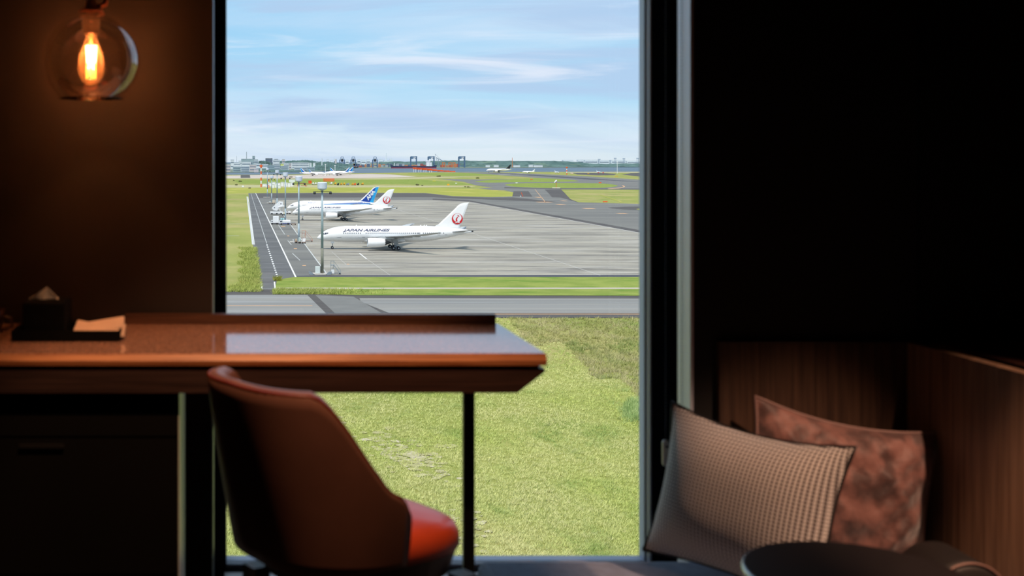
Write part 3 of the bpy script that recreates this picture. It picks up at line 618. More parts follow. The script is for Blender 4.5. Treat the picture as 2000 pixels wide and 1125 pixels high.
# ------------------------------------------------------------------ vehicles
def truck(name, px0, px1, pyb, hgt, label, cat, mb, cab=.3, cabside=-1, mc=None, roofextra=False, kind='box'):
    D = DEP(pyb); x0 = (px0 - VX) * D / F; x1 = (px1 - VX) * D / F; z0 = LIFT[0] if D < 1000 else .035; w = x1 - x0; dp = min(2.4, max(1.5, w * .45))
    r = thing(name, ((x0 + x1) / 2, D, z0), label, cat); mc = mc or m_pale
    MB().bevbox((x0 + .05, D - dp / 2, z0 + .35), (x1 - .05, D + dp / 2, z0 + .75), .05).build('chassis', M('chassis_navy', (70, 80, 140), .5, var=.1) if kind == 'tank' else m_dgrey, r)
    cw = w * cab
    ca, cb = (x0, x0 + cw) if cabside < 0 else (x1 - cw, x1)
    ch = min(hgt, 2.1)
    sl = .3 * (1 if cabside < 0 else -1)
    fr_, bk = (ca, cb) if cabside < 0 else (cb, ca)
    MB().prism([(fr_, z0 + .7), (bk, z0 + .7), (bk, z0 + ch), (fr_ + sl, z0 + ch), (fr_, z0 + 1.25)], 'y', D - dp / 2, D + dp / 2).build('cab', mc, r)
    MB().box((min(fr_ + sl, bk) + .12, D - dp / 2 - .02, z0 + 1.25), (max(fr_ + sl, bk) - .12, D - dp / 2 - .0, z0 + ch - .2)).build('cab_window', m_glassdk, r)
    ba, bb = (cb + .05, x1) if cabside < 0 else (x0, ca - .05)
    if bb - ba > .4:
        if kind == 'tank':
            q = MB(); q.bevbox((ba, D - dp / 2, z0 + .75), (bb, D + dp / 2, z0 + hgt), .25); q.build('tank_body', mb, r)
        else:
            MB().bevbox((ba, D - dp / 2, z0 + .7), (bb, D + dp / 2, z0 + hgt), .06).build('cargo_body', mb, r)
    for xx in (x0 + w * .2, x1 - w * .22):
        for yy in (D - dp / 2, D + dp / 2): MB().tube((xx, yy - .12, z0 + .42), (xx, yy + .12, z0 + .42), .42, n=12).build('wheel', m_tyre, r)
    return r, x0, x1, D, z0
b1 = truck('catering_truck', 528.5, 544.5, 438.5, 4.1, 'tall white box truck on the apron left of the blue and white tank truck', 'truck', m_pale, .28)
b2 = truck('tank_truck', 545, 567.5, 439, 2.3, 'white tank truck with blue lower body, right of the tall box truck', 'truck', m_pale, .3, kind='tank')
for i, x in enumerate((549.5, 553.5)): tag(MB().lathe([(.25, 2.32), (.5, 2.4), (.5, 3.1), (.3, 3.3)], ((x - VX) * b2[3] / F, b2[3], LIFT[0]), 10, True, True).build('beacon_drum', M('teal_plastic', (150, 196, 200), .4, var=.1)), ('pale teal drum on the tank truck roof, nearer the cab' , 'pale teal drum on the tank truck roof, nearer the mast')[i], 'drum')
# boarding stair truck (long white chassis with a sloping enclosed stair)
Ds = DEP(419); z0 = LIFT[0]
def sx(p): return (p - VX) * Ds / F
def sz(py): return H - (py - VY) * Ds / F
r = thing('boarding_stairs', (sx(541), Ds, z0), 'white boarding stair truck with enclosed sloping stair, ahead of the airliner noses', 'stairs')
MB().bevbox((sx(528), Ds - 1.4, z0 + .5), (sx(552), Ds + 1.4, z0 + 1.7), .1).build('chassis', m_pale, r)
MB().prism([(sx(531), sz(406)), (sx(534), sz(410.5)), (sx(541), sz(411.5)), (sx(546), sz(405.5)), (sx(552.5), sz(404)), (sx(552.5), sz(394)), (sx(545), sz(393.5))], 'y', Ds - 1.2, Ds + 1.2).build('stair_housing', m_pale, r)
MB().prism([(sx(543), sz(405)), (sx(555), sz(403)), (sx(555), sz(401)), (sx(552.5), sz(400.5))], 'y', Ds - 1.5, Ds + 1.5).build('landing', m_pale, r)
q = MB(); q.bar((sx(535), Ds - 1, z0 + 1.6), (sx(545), Ds - 1, sz(406)), .2); q.bar((sx(549), Ds - 1, z0 + 1.6), (sx(549), Ds - 1, sz(406)), .25); q.bar((sx(545), Ds - 1, z0 + 1.6), (sx(537), Ds - 1, sz(410)), .2); q.build('lift_frame', m_steel, r)
for xx in (536, 548.5): MB().box((sx(xx) - .35, Ds - 1.22, sz(398 if xx > 540 else 405.5) - .3), (sx(xx) + .35, Ds - 1.2, sz(398 if xx > 540 else 405.5) + .3)).build('stair_window', m_glassdk, r)
for xx in (531, 540.5, 549):
    for yy in (-1.35, 1.35): MB().tube((sx(xx), Ds + yy - .15, z0 + .5), (sx(xx), Ds + yy + .15, z0 + .5), .5, n=12).build('wheel', m_tyre, r)
truck('service_van', 559, 568, 418.5, 1.9, 'low white service van under the blue-tailed airliner nose', 'van', m_pale, .4)
truck('tow_tractor', 551, 556.5, 421, 1.7, 'small beige tow tractor by the boarding stair truck', 'tractor', M('beige_paint', (226, 216, 170), .5, var=.1), .5)
def cart(px0, px1, pyb, h, m, label):
    D = DEP(pyb); x0 = (px0 - VX) * D / F; x1 = (px1 - VX) * D / F; z0 = LIFT[0]
    r = thing('equipment_cart', ((x0 + x1) / 2, D, z0), label, 'cart')
    MB().bevbox((x0, D - .7, z0 + .35), (x1, D + .7, z0 + .6), .04).build('deck', M('cart_brown', (150, 118, 96), .6, var=.1), r)
    MB().bevbox((x0 + .15, D - .6, z0 + .6), (x1 - .2, D + .6, z0 + h), .08).build('load', m, r)
    MB().bar((x0, D, z0 + .5), (x0 - .6, D, z0 + .9), .08).build('tow_bar', m_dgrey, r)
    for xx in (x0 + .3, x1 - .3):
        for yy in (-.65, .65): MB().tube((xx, D + yy - .08, z0 + .25), (xx, D + yy + .08, z0 + .25), .25, n=10).build('wheel', m_tyre, r)
cart(576, 581, 474.8, 1.5, M('tan_cover', (196, 170, 140), .7, var=.1), 'brown equipment cart with tan load beside the second mast foot')
cart(582.5, 588, 475.5, 2.2, M('pale_teal_cover', (186, 204, 200), .7, var=.1), 'equipment cart with pale teal load right of the second mast foot')
cart(590, 597, 476, 1.4, m_pale, 'low equipment cart with white load under the orange-railed steps')
cart(568, 578, 439.6, 1.4, M('grey_cover', (160, 158, 155), .7, var=.1), 'grey equipment cart just behind the tank truck')
cart(525, 530, 397.8, 1.6, M('pale_teal_cover2', (200, 208, 206), .7, var=.1), 'cart with pale load at the foot of the fifth mast')
cart(531.5, 537, 398, 2.8, M('cream_cover', (214, 200, 180), .7, var=.1), 'cart with tall cream load right of the fifth mast')
q = tag(MB().prism([((571.5 - VX) * D2 / F, LIFT[0] + 1.4), ((573 - VX) * D2 / F, LIFT[0] + 1.5), ((574.5 - VX) * D2 / F, LIFT[0]), ((573 - VX) * D2 / F, LIFT[0])], 'y', D2 - .6, D2 - .2).build('barrier_board', m_pale), 'leaning white barrier board at the second mast, nearest the service road', 'barrier')
# ------------------------------------------------------------------ airfield equipment on the grass beyond the apron
def simplebox(name, px0, px1, pyb, pyt, m, label, cat, group=None, roof=None, dep=6.0):
    D = DEP(pyb); x0 = (px0 - VX) * D / F; x1 = (px1 - VX) * D / F; zt = max(H - (pyt - 1.0 - VY) * D / F, .8); z0 = .01
    r = thing(name, ((x0 + x1) / 2, D, z0), label, cat, group)
    MB().bevbox((x0, D - dep / 2, z0), (x1, D + dep / 2, zt), min(.15, (x1 - x0) * .1)).build('body', m, r)
    MB().box((x0 - .2, D - dep / 2 - .2, zt), (x1 + .2, D + dep / 2 + .2, zt + .25)).build('roof', roof or m_pale, r)
    return r
wt = [(513, 519, 364.6, 360.5), (519.5, 524, 366, 361), (526, 531, 364, 358.5), (531, 536, 367.6, 361), (532, 538, 362, 356.8), (537, 542, 367, 359.5), (542.5, 547.5, 364.5, 358.5), (543, 548, 368, 363), (548.5, 554, 364, 357), (555, 561, 364.6, 358), (562, 567, 365, 358.5), (567.6, 572.6, 364.4, 357.6)]
wl = ['small white storage tent nearest the orange mast, first of the white cluster', 'low white storage tent in front of the thin orange mast', 'white storage tent behind the thin orange mast', 'white container at the front of the cluster under the fourth mast lantern',
      'white container at the back of the cluster beside the fifth floodlight mast', 'tall white container front row between two floodlight masts', 'white container directly behind the fourth floodlight mast', 'front low white container beside the fourth floodlight mast',
      'tall white container right of the fourth floodlight mast', 'white container behind the third floodlight mast, before the last pair', 'second last white container of the white cluster', 'last white container of the cluster, before the yellow vehicles']
for (a, b, c_, d), l in zip(wt, wl): simplebox('storage_container', a, b, c_, d, m_pale, l, 'container', 'white containers beyond the apron', dep=5)
simplebox('white_shelter', 564.5, 576, 356, 351.6, m_pale, 'white rounded shelter behind the containers at the second mast lantern', 'shelter')
simplebox('orange_box_hut', 602.5, 608.5, 358.5, 354, m_orangep, 'bright orange equipment hut beyond the white containers', 'hut', roof=m_orangep)
for i, (a, b, c_, m, l, t) in enumerate((
    (609, 613, 361, m_pale, 'white parked car first beside the orange hut', .4), (614, 618, 361, m_pale, 'white parked car second from the orange hut', .4), (619, 624, 361, m_pale, 'white parked van third from the orange hut', .4),
    (644, 649, 360.4, m_pale, 'white parked lorry alone left of the yellow machines', .4), (652.5, 657, 361, m_amber, 'first yellow digger of the parked machine row', .4), (658, 662, 362, m_dgrey, 'dark parked machine next to the first yellow digger', .5),
    (664, 668.5, 361.6, m_amber, 'second yellow machine in the parked row', .4), (670, 674, 361.4, m_amber, 'third yellow machine in the parked row', .4), (676, 682, 362, m_steel, 'grey parked lorry amid the yellow machines', .4),
    (686.5, 690.5, 361.8, m_amber, 'yellow machine beside the red one in the row', .4), (691, 695, 362, m_orangep, 'red orange machine in the parked row', .4), (697, 701, 361.8, m_dgrey, 'dark lorry near the end of the parked row', .5), (705.5, 710, 361.4, m_amber, 'last yellow machine at the end of the parked row', .4))):
    truck('parked_vehicle', a, b, c_, 3.2, l, 'vehicle', m, t, mc=m)
cross = MB(); Dq = DEP(364)
r = thing('red_steelwork', ((590 - VX) * Dq / F, Dq, .3), 'red and orange steel scaffold on the soil behind the second mast', 'scaffold')
for a, b in (((581, 364), (584, 358)), ((584, 358), (602, 359)), ((596, 358), (597, 367)), ((588, 362), (600, 363)), ((592, 358), (598, 364)), ((581, 358), (582, 366))): cross.bar(P(a[0], a[1], Dq), P(b[0], b[1], Dq), .5)
cross.build('frame', M('red_steel', (170, 62, 44), .6, var=.1), r)
q = MB(); Dq = DEP(354.8)
r = thing('orange_barrier_fence', ((642 - VX) * Dq / F, Dq, .3), 'long orange lattice localiser array in front of the distant airliners', 'antenna array')
for i in range(11):
    x = 632 + i * 2.05; MB().bar(P(x, 354.85, Dq), P(x, 348.4, Dq), .7).build('post', m_orangep, r)
for y in (349, 351.2, 353.2): MB().bar(P(632, y, Dq), P(653, y, Dq), .9).build('rail', m_orangep, r)
# striped antenna masts
def striped(px, pyb, pyt, w, n, label, head=True):
    D = DEP(pyb); x = (px - VX) * D / F; zt = H - (pyt - VY) * D / F
    r = thing('antenna_mast', (x, D, .06), label, 'mast')
    for i in range(n):
        a = .06 + (zt - .06) * i / n; b = .06 + (zt - .06) * (i + 1) / n
        MB().tube((x, D, a), (x, D, b), w, n=8).build('mast_section', m_orangep if i % 2 == 0 else m_pale, r)
    if head: MB().lathe([(w, zt - 3), (w * 2, zt - 2.5), (w * 2.2, zt - .3), (w, zt)], (x, D, 0), 10, True, True).build('antenna_head', m_orangep, r)
striped(510, 365.4, 322, .85, 7, 'tall orange and white striped antenna mast left of the floodlight masts')
striped(525, 367, 343, .5, 4, 'shorter thin orange and white striped mast behind the containers', False)
striped(1107, 341, 326, 1.1, 5, 'red-topped antenna mast beside the distant runway', True)
def thinmast(px, pyb, pyt, w, label):
    D = DEP(pyb); x = (px - VX) * D / F; zt = H - (pyt - VY) * D / F; r = thing('light_mast', (x, D, .2), label, 'mast')
    MB().tube((x, D, .05), (x, D, zt), w, n=8).build('pole', m_pale, r); MB().box((x - w * 3, D - 1, zt), (x + w * 3, D + 1, zt + 1.2)).build('lamp_head', m_pale, r)
thinmast(635.5, 343.5, 321.5, .5, 'pale light mast rising left of the mid fin of the distant airliners')
thinmast(654.3, 343.5, 324, .5, 'pale light mast rising right of the mid fin of the distant airliners')
thinmast(1205.5, 339, 316.5, .7, 'tall thin white light mast on the far runway edge')
# wind sock
Dq = DEP(367.6); x = (1086 - VX) * Dq / F; r = thing('windsock', (x, Dq, .3), 'white windsock on an orange pole standing on the grass island', 'windsock')
MB().tube(P(1086.5, 367, Dq), P(1086.5, 351, Dq), .25).build('pole', m_orangep, r); MB().path([P(1087.5, 352.5, Dq), P(1085, 354.5, Dq), P(1082.5, 357, Dq)], [1.1, .9, .5], 8).build('sock', m_pale, r); MB().box((x - 4.5, Dq - 1.5, .06), (x + 4.5, Dq + 1.5, 1.0)).build('base', M('cream_base', (230, 224, 190), .7, var=.05), r)
def board(px, py, w, h, m, label, cat='sign'):
    D = DEP(py); x = (px - VX) * D / F; r = thing('runway_sign', (x, D, .2), label, cat); ww = w * D / F / 2; hh = h * D / F
    MB().box((x - ww, D - .2, .6), (x + ww, D + .2, .6 + hh)).build('face', m, r)
    for dx in (-.7, .7): MB().bar((x + dx * ww, D, .02), (x + dx * ww, D, .7), .12).build('post', m_dgrey, r)
board(1182, 396.2, 9, 1.8, m_orangep, 'orange red taxiway board on the edge of the right grass field')
board(1172, 358.4, 5, 1.6, m_orangep, 'small orange board on the middle grass island')
board(1038, 351.6, 5, 1.3, m_orangep, 'small orange board on the narrow grass island')
board(1168.8, 338.6, 2.6, 1.6, m_red, 'tiny red runway board left of the far end-on airliner')
board(1178, 338.6, 2.8, 1.6, m_red, 'tiny red runway board right of the far end-on airliner')
board(1009, 358.6, 4, 1.4, m_pale, 'small white box sign near the tip of the grass island')
board(891, 359.4, 3.4, 1.6, m_pale, 'small white box sign on the grass beside the yellow hut')
board(875.5, 363, 4.5, 3.0, m_amber, 'yellow equipment hut standing on the grass beyond the apron', 'hut')
board(848, 354.6, 6, 1.0, m_yellow, 'flat yellow board on the green grass')
board(1149, 339.6, 3, 1.2, m_amber, 'small amber board near the right far runway')
board(1204, 345.4, 7, .9, m_amber, 'low amber board on the grass right of the far runway')
board(1117, 339.6, 5, 1.6, M('pinkish_white', (226, 196, 190), .6, var=.1), 'pinkish white equipment box by the red-topped antenna mast', 'box')
board(474.5, 366, 4, 2.6, m_pale, 'white equipment box on the rough grass left of the orange mast', 'box')
Dq = DEP(384); r = thing('taxiway_marker', ((1020 - VX) * Dq / F, Dq, .3), 'leaning orange marker post on the dark taxiway shoulder', 'marker')
MB().bar(P(1018, 376, Dq), P(1021.5, 384, Dq), .45).build('post', m_orangep, r); MB().box(P(1016, 384, Dq) + Vector((0, 0, 0)), P(1018, 382.5, Dq) + Vector((0, .4, 0))).build('foot', m_pale, r)
# dark shrubs dotted over the grass
mbush = M('dark_shrub_leaf', (104, 104, 60), .9, var=.3, scale=2, bump=.3)
for i, (x, y, s_, l) in enumerate(((457, 353, 1.4, 'dark shrub on the rough grass nearest the left window frame'), (469.5, 355, 2.0, 'dark shrub above the small white equipment box'), (461, 361.8, 1.8, 'low wide dark shrub on the dry grass'), (487.5, 368, 1.6, 'dark shrub between the white box and orange mast'), (568.5, 346.5, 1.6, 'dark shrub on the far paving edge by the distant airliners'),
    (814, 362, 2.2, 'dark round shrub on grass beyond the crane-disc tails'), (826, 363, 1.5, 'smaller dark shrub beside the round one'), (915, 366, 1.8, 'dark shrub on the dry strip near the grass tip'), (908, 365.5, 1.4, 'low brown shrub on the dry strip'), (856, 345, 2.2, 'dark shrub on the far green field'), (933, 348.6, 2.0, 'dark shrub near the taxiway fork'))):
    D = DEP(y); xx = (x - VX) * D / F; b = MB(); ss = s_ * D / 1500 * .7
    for k in range(5):
        cx_, cy_, rr = xx + random.uniform(-1, 1) * ss * 1.3, D + random.uniform(-1, 1) * ss, ss * random.uniform(.6, .95)
        b.lathe([(rr * .5, 0), (rr, rr * .4), (rr * .9, rr * .9), (rr * .45, rr * 1.25)], (cx_, cy_, .05), 8, True, True)
    tag(b.build('shrub', mbush, None, True), l, 'shrub')
# ------------------------------------------------------------------ orange approach-light pier in the water
Dp = DEP(337.0) + 40; r = thing('approach_light_pier', P(845, 336, Dp) * 1.0, 'long orange steel pier on white legs sloping down beside the shore', 'pier')
segs = [(806.5, 327.6), (814, 328.4), (824, 329.2), (834, 330.2), (844, 331.4), (854, 332.6), (866, 333.8), (878, 334.6), (890, 335.2)]
for i in range(len(segs) - 1):
    (xa, ya), (xb, yb) = segs[i], segs[i + 1]; a = P(xa, ya - .6, Dp); b = P(xb - .6, yb - .4, Dp); hgt = (4.4 - i * .45)
    q = MB(); q.bar(a, b, 1.0); q.bar(a - Vector((0, 0, hgt)), b - Vector((0, 0, hgt)), 1.0)
    for k in range(4):
        u = a.lerp(b, k / 4); v = a.lerp(b, (k + 1) / 4) - Vector((0, 0, hgt)); q.bar(u, v, .9); q.bar(u, u - Vector((0, 0, hgt)), .9)
    q.box((a.x, Dp + .5, min(a.z, b.z) - hgt), (b.x, Dp + 1.5, max(a.z, b.z))); q.build('truss_span', m_orangep, r)
for x, y in ((808, 330), (812, 330), (818, 331), (822, 331), (828, 332), (832, 332), (839, 333.4), (843, 333.6)):
    a = P(x, y, Dp); MB().tube((a.x, Dp, -.6), (a.x, Dp, a.z), .8, n=8).build('leg', m_pale, r)
# ------------------------------------------------------------------ far shore: land, hills, port, city
m_land = M('far_shore_land', (112, 124, 108), .9, var=.15, scale=.003)
def land(name, pts, h):
    vs_ = [G(x, y) for x, y in pts]; b = MB(); k = len(vs_)
    b.add([(v.x, v.y, h) for v in vs_] + [(v.x, v.y, -1) for v in vs_], [tuple(range(k)), *[(i, k + i, k + (i + 1) % k, (i + 1) % k) for i in range(k)]]); o = b.build(name, m_land, pivot=(0, 0, 0)); struct(o)
land('far_shore', [(-500, 337.0), (480, 336.8), (618, 335.2), (640, 333.4), (700, 327.6), (700, 320), (-500, 320)], .8)
land('far_shore', [(690, 328.2), (900, 328.2), (1100, 327.2), (1400, 325.4), (2400, 325.4), (2400, 318.5), (690, 318.5)], .8)
mhill = multi('wooded_hill', (92, 116, 112), [((72, 96, 94), .01, (1, 1, 1), .4, .6, .9), ((116, 134, 104), .006, (1, 1, 2), .55, .7, .6), ((150, 140, 112), .003, (1, 1, 3), .62, .7, .6), ((56, 78, 76), .03, (1, .5, 3), .52, .64, .8)], .95, .1)
def hill(prof, pyb, name='hill', m=None, bump=.5):
    D = DEP(pyb); n = 90; xs = np.linspace(prof[0][0], prof[-1][0], n); ys = np.interp(xs, [p[0] for p in prof], [p[1] for p in prof])
    b = MB(); rings = []; r = np.random.default_rng(int(prof[0][0]))
    for k, (t_, f_) in enumerate(((0, 0), (60, .35), (140, .75), (230, 1.0), (330, .8), (500, 0))):
        ring = []
        for x, y in zip(xs, ys):
            DD = D + t_; zt = H - (y - VY) * (D + 230) / F; ring.append(((x - VX) * DD / F, DD + r.uniform(-15, 15), (zt + r.uniform(-1, 1) * bump * 3) * f_ + .5))
        rings.append(ring)
    b.loft(rings, closed=False); return struct(b.build(name, m or mhill, pivot=(0, 0, 0)))
hill([(740, 316.6), (768, 315.4), (800, 316), (830, 315.0), (860, 314.0), (905, 313.6), (960, 315), (1000, 314.2), (1040, 314.4), (1080, 314.2), (1120, 315.6), (1140, 318), (1170, 320.4), (1200, 319.8), (1253, 319.0), (1500, 318)], 326.6)
hill([(505, 314.6), (515, 313.8), (520, 314.8), (530, 318)], 329.4)
hill([(545, 314.2), (560, 314.4), (575, 313.6), (600, 312.8), (620, 315.6), (645, 316.6), (665, 319), (690, 322)], 328.4)
hill([(614, 325), (622, 323.6), (645, 323), (658, 324.4), (672, 329), (676, 332)], 333.6, bump=.3)
hill([(504, 331), (512, 329.6), (530, 330.4), (560, 332.4), (580, 332.6), (600, 333)], 335.8, bump=.2)
mb_ = {'w': M('facade_white', (214, 220, 224), .7, var=.06, scale=.05), 'g': M('facade_grey', (176, 188, 196), .7, var=.1, scale=.05), 'd': M('facade_slate', (104, 114, 130), .7, var=.08, scale=.05), 't': M('facade_teal', (150, 170, 176), .7, var=.1, scale=.05),
       'p': M('facade_pink', (206, 196, 196), .7, var=.08, scale=.05), 'y': M('facade_yellow', (206, 210, 130), .7, var=.08, scale=.05), 'r': M('facade_red', (170, 84, 74), .7, var=.1, scale=.05), 'h': M('haze_white', (216, 226, 234), .8, var=.05, scale=.03)}  # far tones kept pale to stand in for haze; no haze volume
m_wband = M('window_band', (110, 126, 142), .4, var=.1, scale=.1)
def building(px0, px1, pyt, pyb, k, label, bands=2, roof=True, cat='building', name='building'):
    D = DEP(pyb); x0 = (px0 - VX) * D / F; x1 = (px1 - VX) * D / F; zt = H - (pyt - VY) * D / F; dp = max(12, (x1 - x0) * .5)
    r = thing(name, ((x0 + x1) / 2, D + dp / 2, .8), label, cat)
    MB().box((x0, D, .6), (x1, D + dp, zt)).build('walls', mb_[k], r)
    if roof: MB().box((x0 - .6, D - .6, zt), (x1 + .6, D + dp + .6, zt + 1.0)).build('roof', mb_['w'] if k != 'w' else mb_['g'], r)
    for i in range(bands):
        z = .8 + (zt - .8) * (i + .6) / (bands + .3); MB().box((x0 + (x1 - x0) * .05, D - .25, z - .6), (x1 - (x1 - x0) * .05, D, z + (zt / bands) * .18)).build('window_band', m_wband, r)
    return r
BL = [
 (440, 450, 322, 336.2, 'p', 'low pinkish warehouse by the water at the left window frame', 2), (450.5, 457, 312.4, 331, 'w', 'pale square block rising behind the left waterfront sheds', 2), (456, 470, 318, 334, 'w', 'white waterfront building with flat roof beside the left block', 3),
 (466, 471.5, 314.5, 333, 'w', 'narrow white tower block left of the long teal building', 2), (471, 494, 310.4, 330.5, 't', 'long teal-grey factory hall with flat roof', 1), (472, 490, 316, 333, 'w', 'long white shed in front of the teal factory hall', 2), (493, 498, 304.8, 330, 't', 'slim stepped tower at the end of the teal factory hall', 3),
 (496, 504, 311.6, 331, 'g', 'grey block beside the slim stepped tower', 2), (455, 470, 326, 336.4, 't', 'grey-green quay shed at the waterline near the window frame', 2), (470.5, 487, 325.4, 336.6, 'g', 'grey quay shed with long windows, middle of the waterfront', 3), (487.5, 500, 322, 335.8, 'p', 'pinkish low hall behind the cream quay boats', 2),
 (496, 505, 330.4, 336.9, 'p', 'small cream hut at the waterline left of the striped mast', 0), (500.5, 509, 319.6, 334, 'w', 'white building just left of the striped mast top', 2), (511, 524, 320.6, 334, 'w', 'white arcaded building right of the striped mast top', 2),
 (518.6, 532.2, 309.2, 328.6, 'd', 'dark slate multi-storey block with pale top', 4), (533, 546, 312.6, 329, 'w', 'white apartment block right of the dark slate block', 3), (536, 543, 310.6, 328.4, 'g', 'grey water tower block above the white apartments', 1), (551, 556.5, 311.4, 329, 'p', 'narrow pinkish tower right of the white apartments', 2),
 (522, 536, 323, 335, 't', 'teal low hall between striped mast and yellow building', 2), (535, 547, 322.6, 334.6, 'g', 'grey waterfront office behind the fourth mast lantern', 3), (548, 554, 319.6, 333.8, 'y', 'small yellow facade beside the grey office hall', 0), (548, 563, 324.4, 334.4, 'g', 'grey hall with dark windows below the yellow facade', 3), (554.5, 564, 318.8, 332.6, 'w', 'white roofed block right of the yellow facade', 2),
 (569, 604.5, 317.6, 330, 'w', 'long white warehouse with even facade behind the far airliners', 3), (565, 569, 319, 331, 'p', 'narrow pink block left of the long white warehouse', 2), (606, 608.5, 318, 330.6, 'w', 'first of two slim white silos beside the long warehouse', 0), (611.5, 616, 318, 330.6, 'w', 'second wider white silo beside the long warehouse', 0),
 (575, 600, 327.4, 334.8, 'g', 'low grey quay building under the long white warehouse', 2), (600, 615, 326.8, 335, 't', 'low teal quay building below the silos', 2)]
for b in BL: building(*b)
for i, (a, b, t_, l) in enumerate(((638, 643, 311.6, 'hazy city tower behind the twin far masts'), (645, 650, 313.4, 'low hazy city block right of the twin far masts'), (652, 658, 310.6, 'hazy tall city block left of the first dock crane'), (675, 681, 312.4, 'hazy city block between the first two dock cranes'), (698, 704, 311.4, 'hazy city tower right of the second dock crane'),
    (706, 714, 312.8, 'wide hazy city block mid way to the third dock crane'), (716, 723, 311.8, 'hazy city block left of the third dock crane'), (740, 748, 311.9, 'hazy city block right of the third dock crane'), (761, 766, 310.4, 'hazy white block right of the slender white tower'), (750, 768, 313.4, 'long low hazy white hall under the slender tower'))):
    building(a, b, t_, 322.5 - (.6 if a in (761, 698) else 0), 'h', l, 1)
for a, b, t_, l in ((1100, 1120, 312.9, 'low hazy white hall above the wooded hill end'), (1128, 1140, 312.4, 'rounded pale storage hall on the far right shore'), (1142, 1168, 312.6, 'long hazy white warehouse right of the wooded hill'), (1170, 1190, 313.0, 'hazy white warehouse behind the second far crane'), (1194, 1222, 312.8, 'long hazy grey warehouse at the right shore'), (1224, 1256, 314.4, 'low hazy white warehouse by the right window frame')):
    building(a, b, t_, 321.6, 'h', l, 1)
for a, b, t_, l in ((949, 957, 322.6, 'white domed shed on the shore below the wooded hill'), (965, 974, 322.4, 'white waterfront shed left of the black airliner fin'), (1003, 1016, 322.8, 'low white shed on the shore right of the black fin'), (1033, 1041, 321.8, 'white small shed below the bare hillside'), (1042, 1060, 322.8, 'long low pale shed below the bare hillside')):
    building(a, b, t_, 327.0, 'w', l, 0)
# slender tower, chimney, mast lines
def tower(px, pyb, pyt, w0, w1, m, label, name='tower', cat='tower'):
    D = DEP(pyb); x = (px - VX) * D / F; zt = H - (pyt - VY) * D / F; r = thing(name, (x, D, .8), label, cat)
    MB().tube((x, D, .6), (x, D, zt * .62), w0, (w0 + w1) / 2, 10).build('shaft', m, r); MB().tube((x, D, zt * .62), (x, D, zt), (w0 + w1) / 2, w1, 10).build('top', m, r)
tower(754.2, 324.2, 298.4, 7, 2.5, mb_['h'], 'slender white observation tower above the port')
tower(481.5, 328, 296.6, 2.4, 1.6, mb_['g'], 'thin grey chimney above the teal factory hall', 'chimney', 'chimney')
tower(628.8, 330, 309.5, 2.6, 2.0, mb_['w'], 'white banded chimney right of the silos', 'chimney', 'chimney')
tower(462.5, 330, 304.6, 1.0, .6, mb_['g'], 'thin lattice mast behind the left waterfront', 'mast', 'mast')
tower(655.8, 328, 311.4, 4.4, 4.4, mb_['p'], 'pink and white chimney left of the first dock crane', 'chimney', 'chimney')
tower(1000.4, 327, 308, 1.6, 1.0, m_craneo, 'thin orange crane jib mast above the black airliner fin', 'mast', 'mast')
D = DEP(330); r = thing('conveyor', P(622, 318, D), 'pale sloping conveyor bridge between the silos and banded chimney', 'conveyor')
MB().bar(P(614, 318.6, D), P(626, 315.2, D), 2.0).build('gallery', mb_['g'], r); MB().bar(P(615.5, 318.6, D), P(615.5, 330, D), 1.2).build('support', mb_['g'], r)
# dock cranes
def crane_front(px, label):      # boom towards the viewer
    D = DEP(327.6); r = thing('dock_crane', P(px, 327, D), label, 'crane')
    q = MB()
    for s_ in (-4.6, 4.6):
        for dd in (0, 18): q.bar(P(px + s_, 327.6, D) + Vector((0, dd, 0)), P(px + s_ * .95, 312, D) + Vector((0, dd, 0)), 3.2)
    q.build('portal_leg', m_crane, r)
    q = MB()
    for y in (312.4, 317.5, 323.5): q.bar(P(px - 5, y, D), P(px + 5, y, D), 3)
    q.build('cross_beam', m_crane, r)
    q = MB()
    for s_ in (-1, 1): q.bar(P(px + 4 * s_, 312, D), P(px + 2.2 * s_, 306.4, D), 2.2)
    q.bar(P(px - 2.4, 306.4, D), P(px + 2.4, 306.4, D), 2.6); q.bar(P(px - 2.2, 309.8, D), P(px + 2.2, 309.8, D), 2); q.build('head_frame', m_crane, r)
    q = MB(); q.box(P(px - 1.6, 316, D) + Vector((0, -12, 0)), P(px + 1.6, 310.8, D) + Vector((0, 30, 0))); q.build('machinery_house', m_dgrey, r)
def crane_side(px, label):
    D = DEP(327.6); r = thing('dock_crane', P(px, 327, D), label, 'crane'); q = MB()
    for s_ in (-5.6, 5.6):
        for dd in (0, 20): q.bar(P(px + s_, 327.6, D) + Vector((0, dd, 0)), P(px + s_, 305.8, D) + Vector((0, dd, 0)), 3.4)
    q.build('portal_leg', m_crane, r)
    q = MB(); q.bar(P(px - 6, 305.8, D), P(px + 6.4, 305.8, D), 3.2); q.bar(P(px - 6, 318, D), P(px + 6, 318, D), 2.6); q.bar(P(px - 6, 324, D), P(px + 6, 324, D), 2.6); q.build('cross_beam', m_crane, r)
    q = MB(); q.bar(P(px - 5, 306.6, D), P(px + 5, 309.4, D), 3); q.bar(P(px + 5.4, 310, D), P(px - .5, 308, D), 2); q.build('boom', M('crane_slate', (84, 100, 124), .6, var=.1, scale=.05), r)
    MB().box(P(px - 5.2, 310.2, D) + Vector((0, -6, 0)), P(px - 1.2, 306.8, D) + Vector((0, 20, 0))).build('machinery_house', m_crane, r)
crane_front(668.4, 'blue dock crane with arched head, first from the city'); crane_front(690.2, 'blue dock crane with arched head, second from the city'); crane_front(732.6, 'blue dock crane with arched head, left of the slender tower')
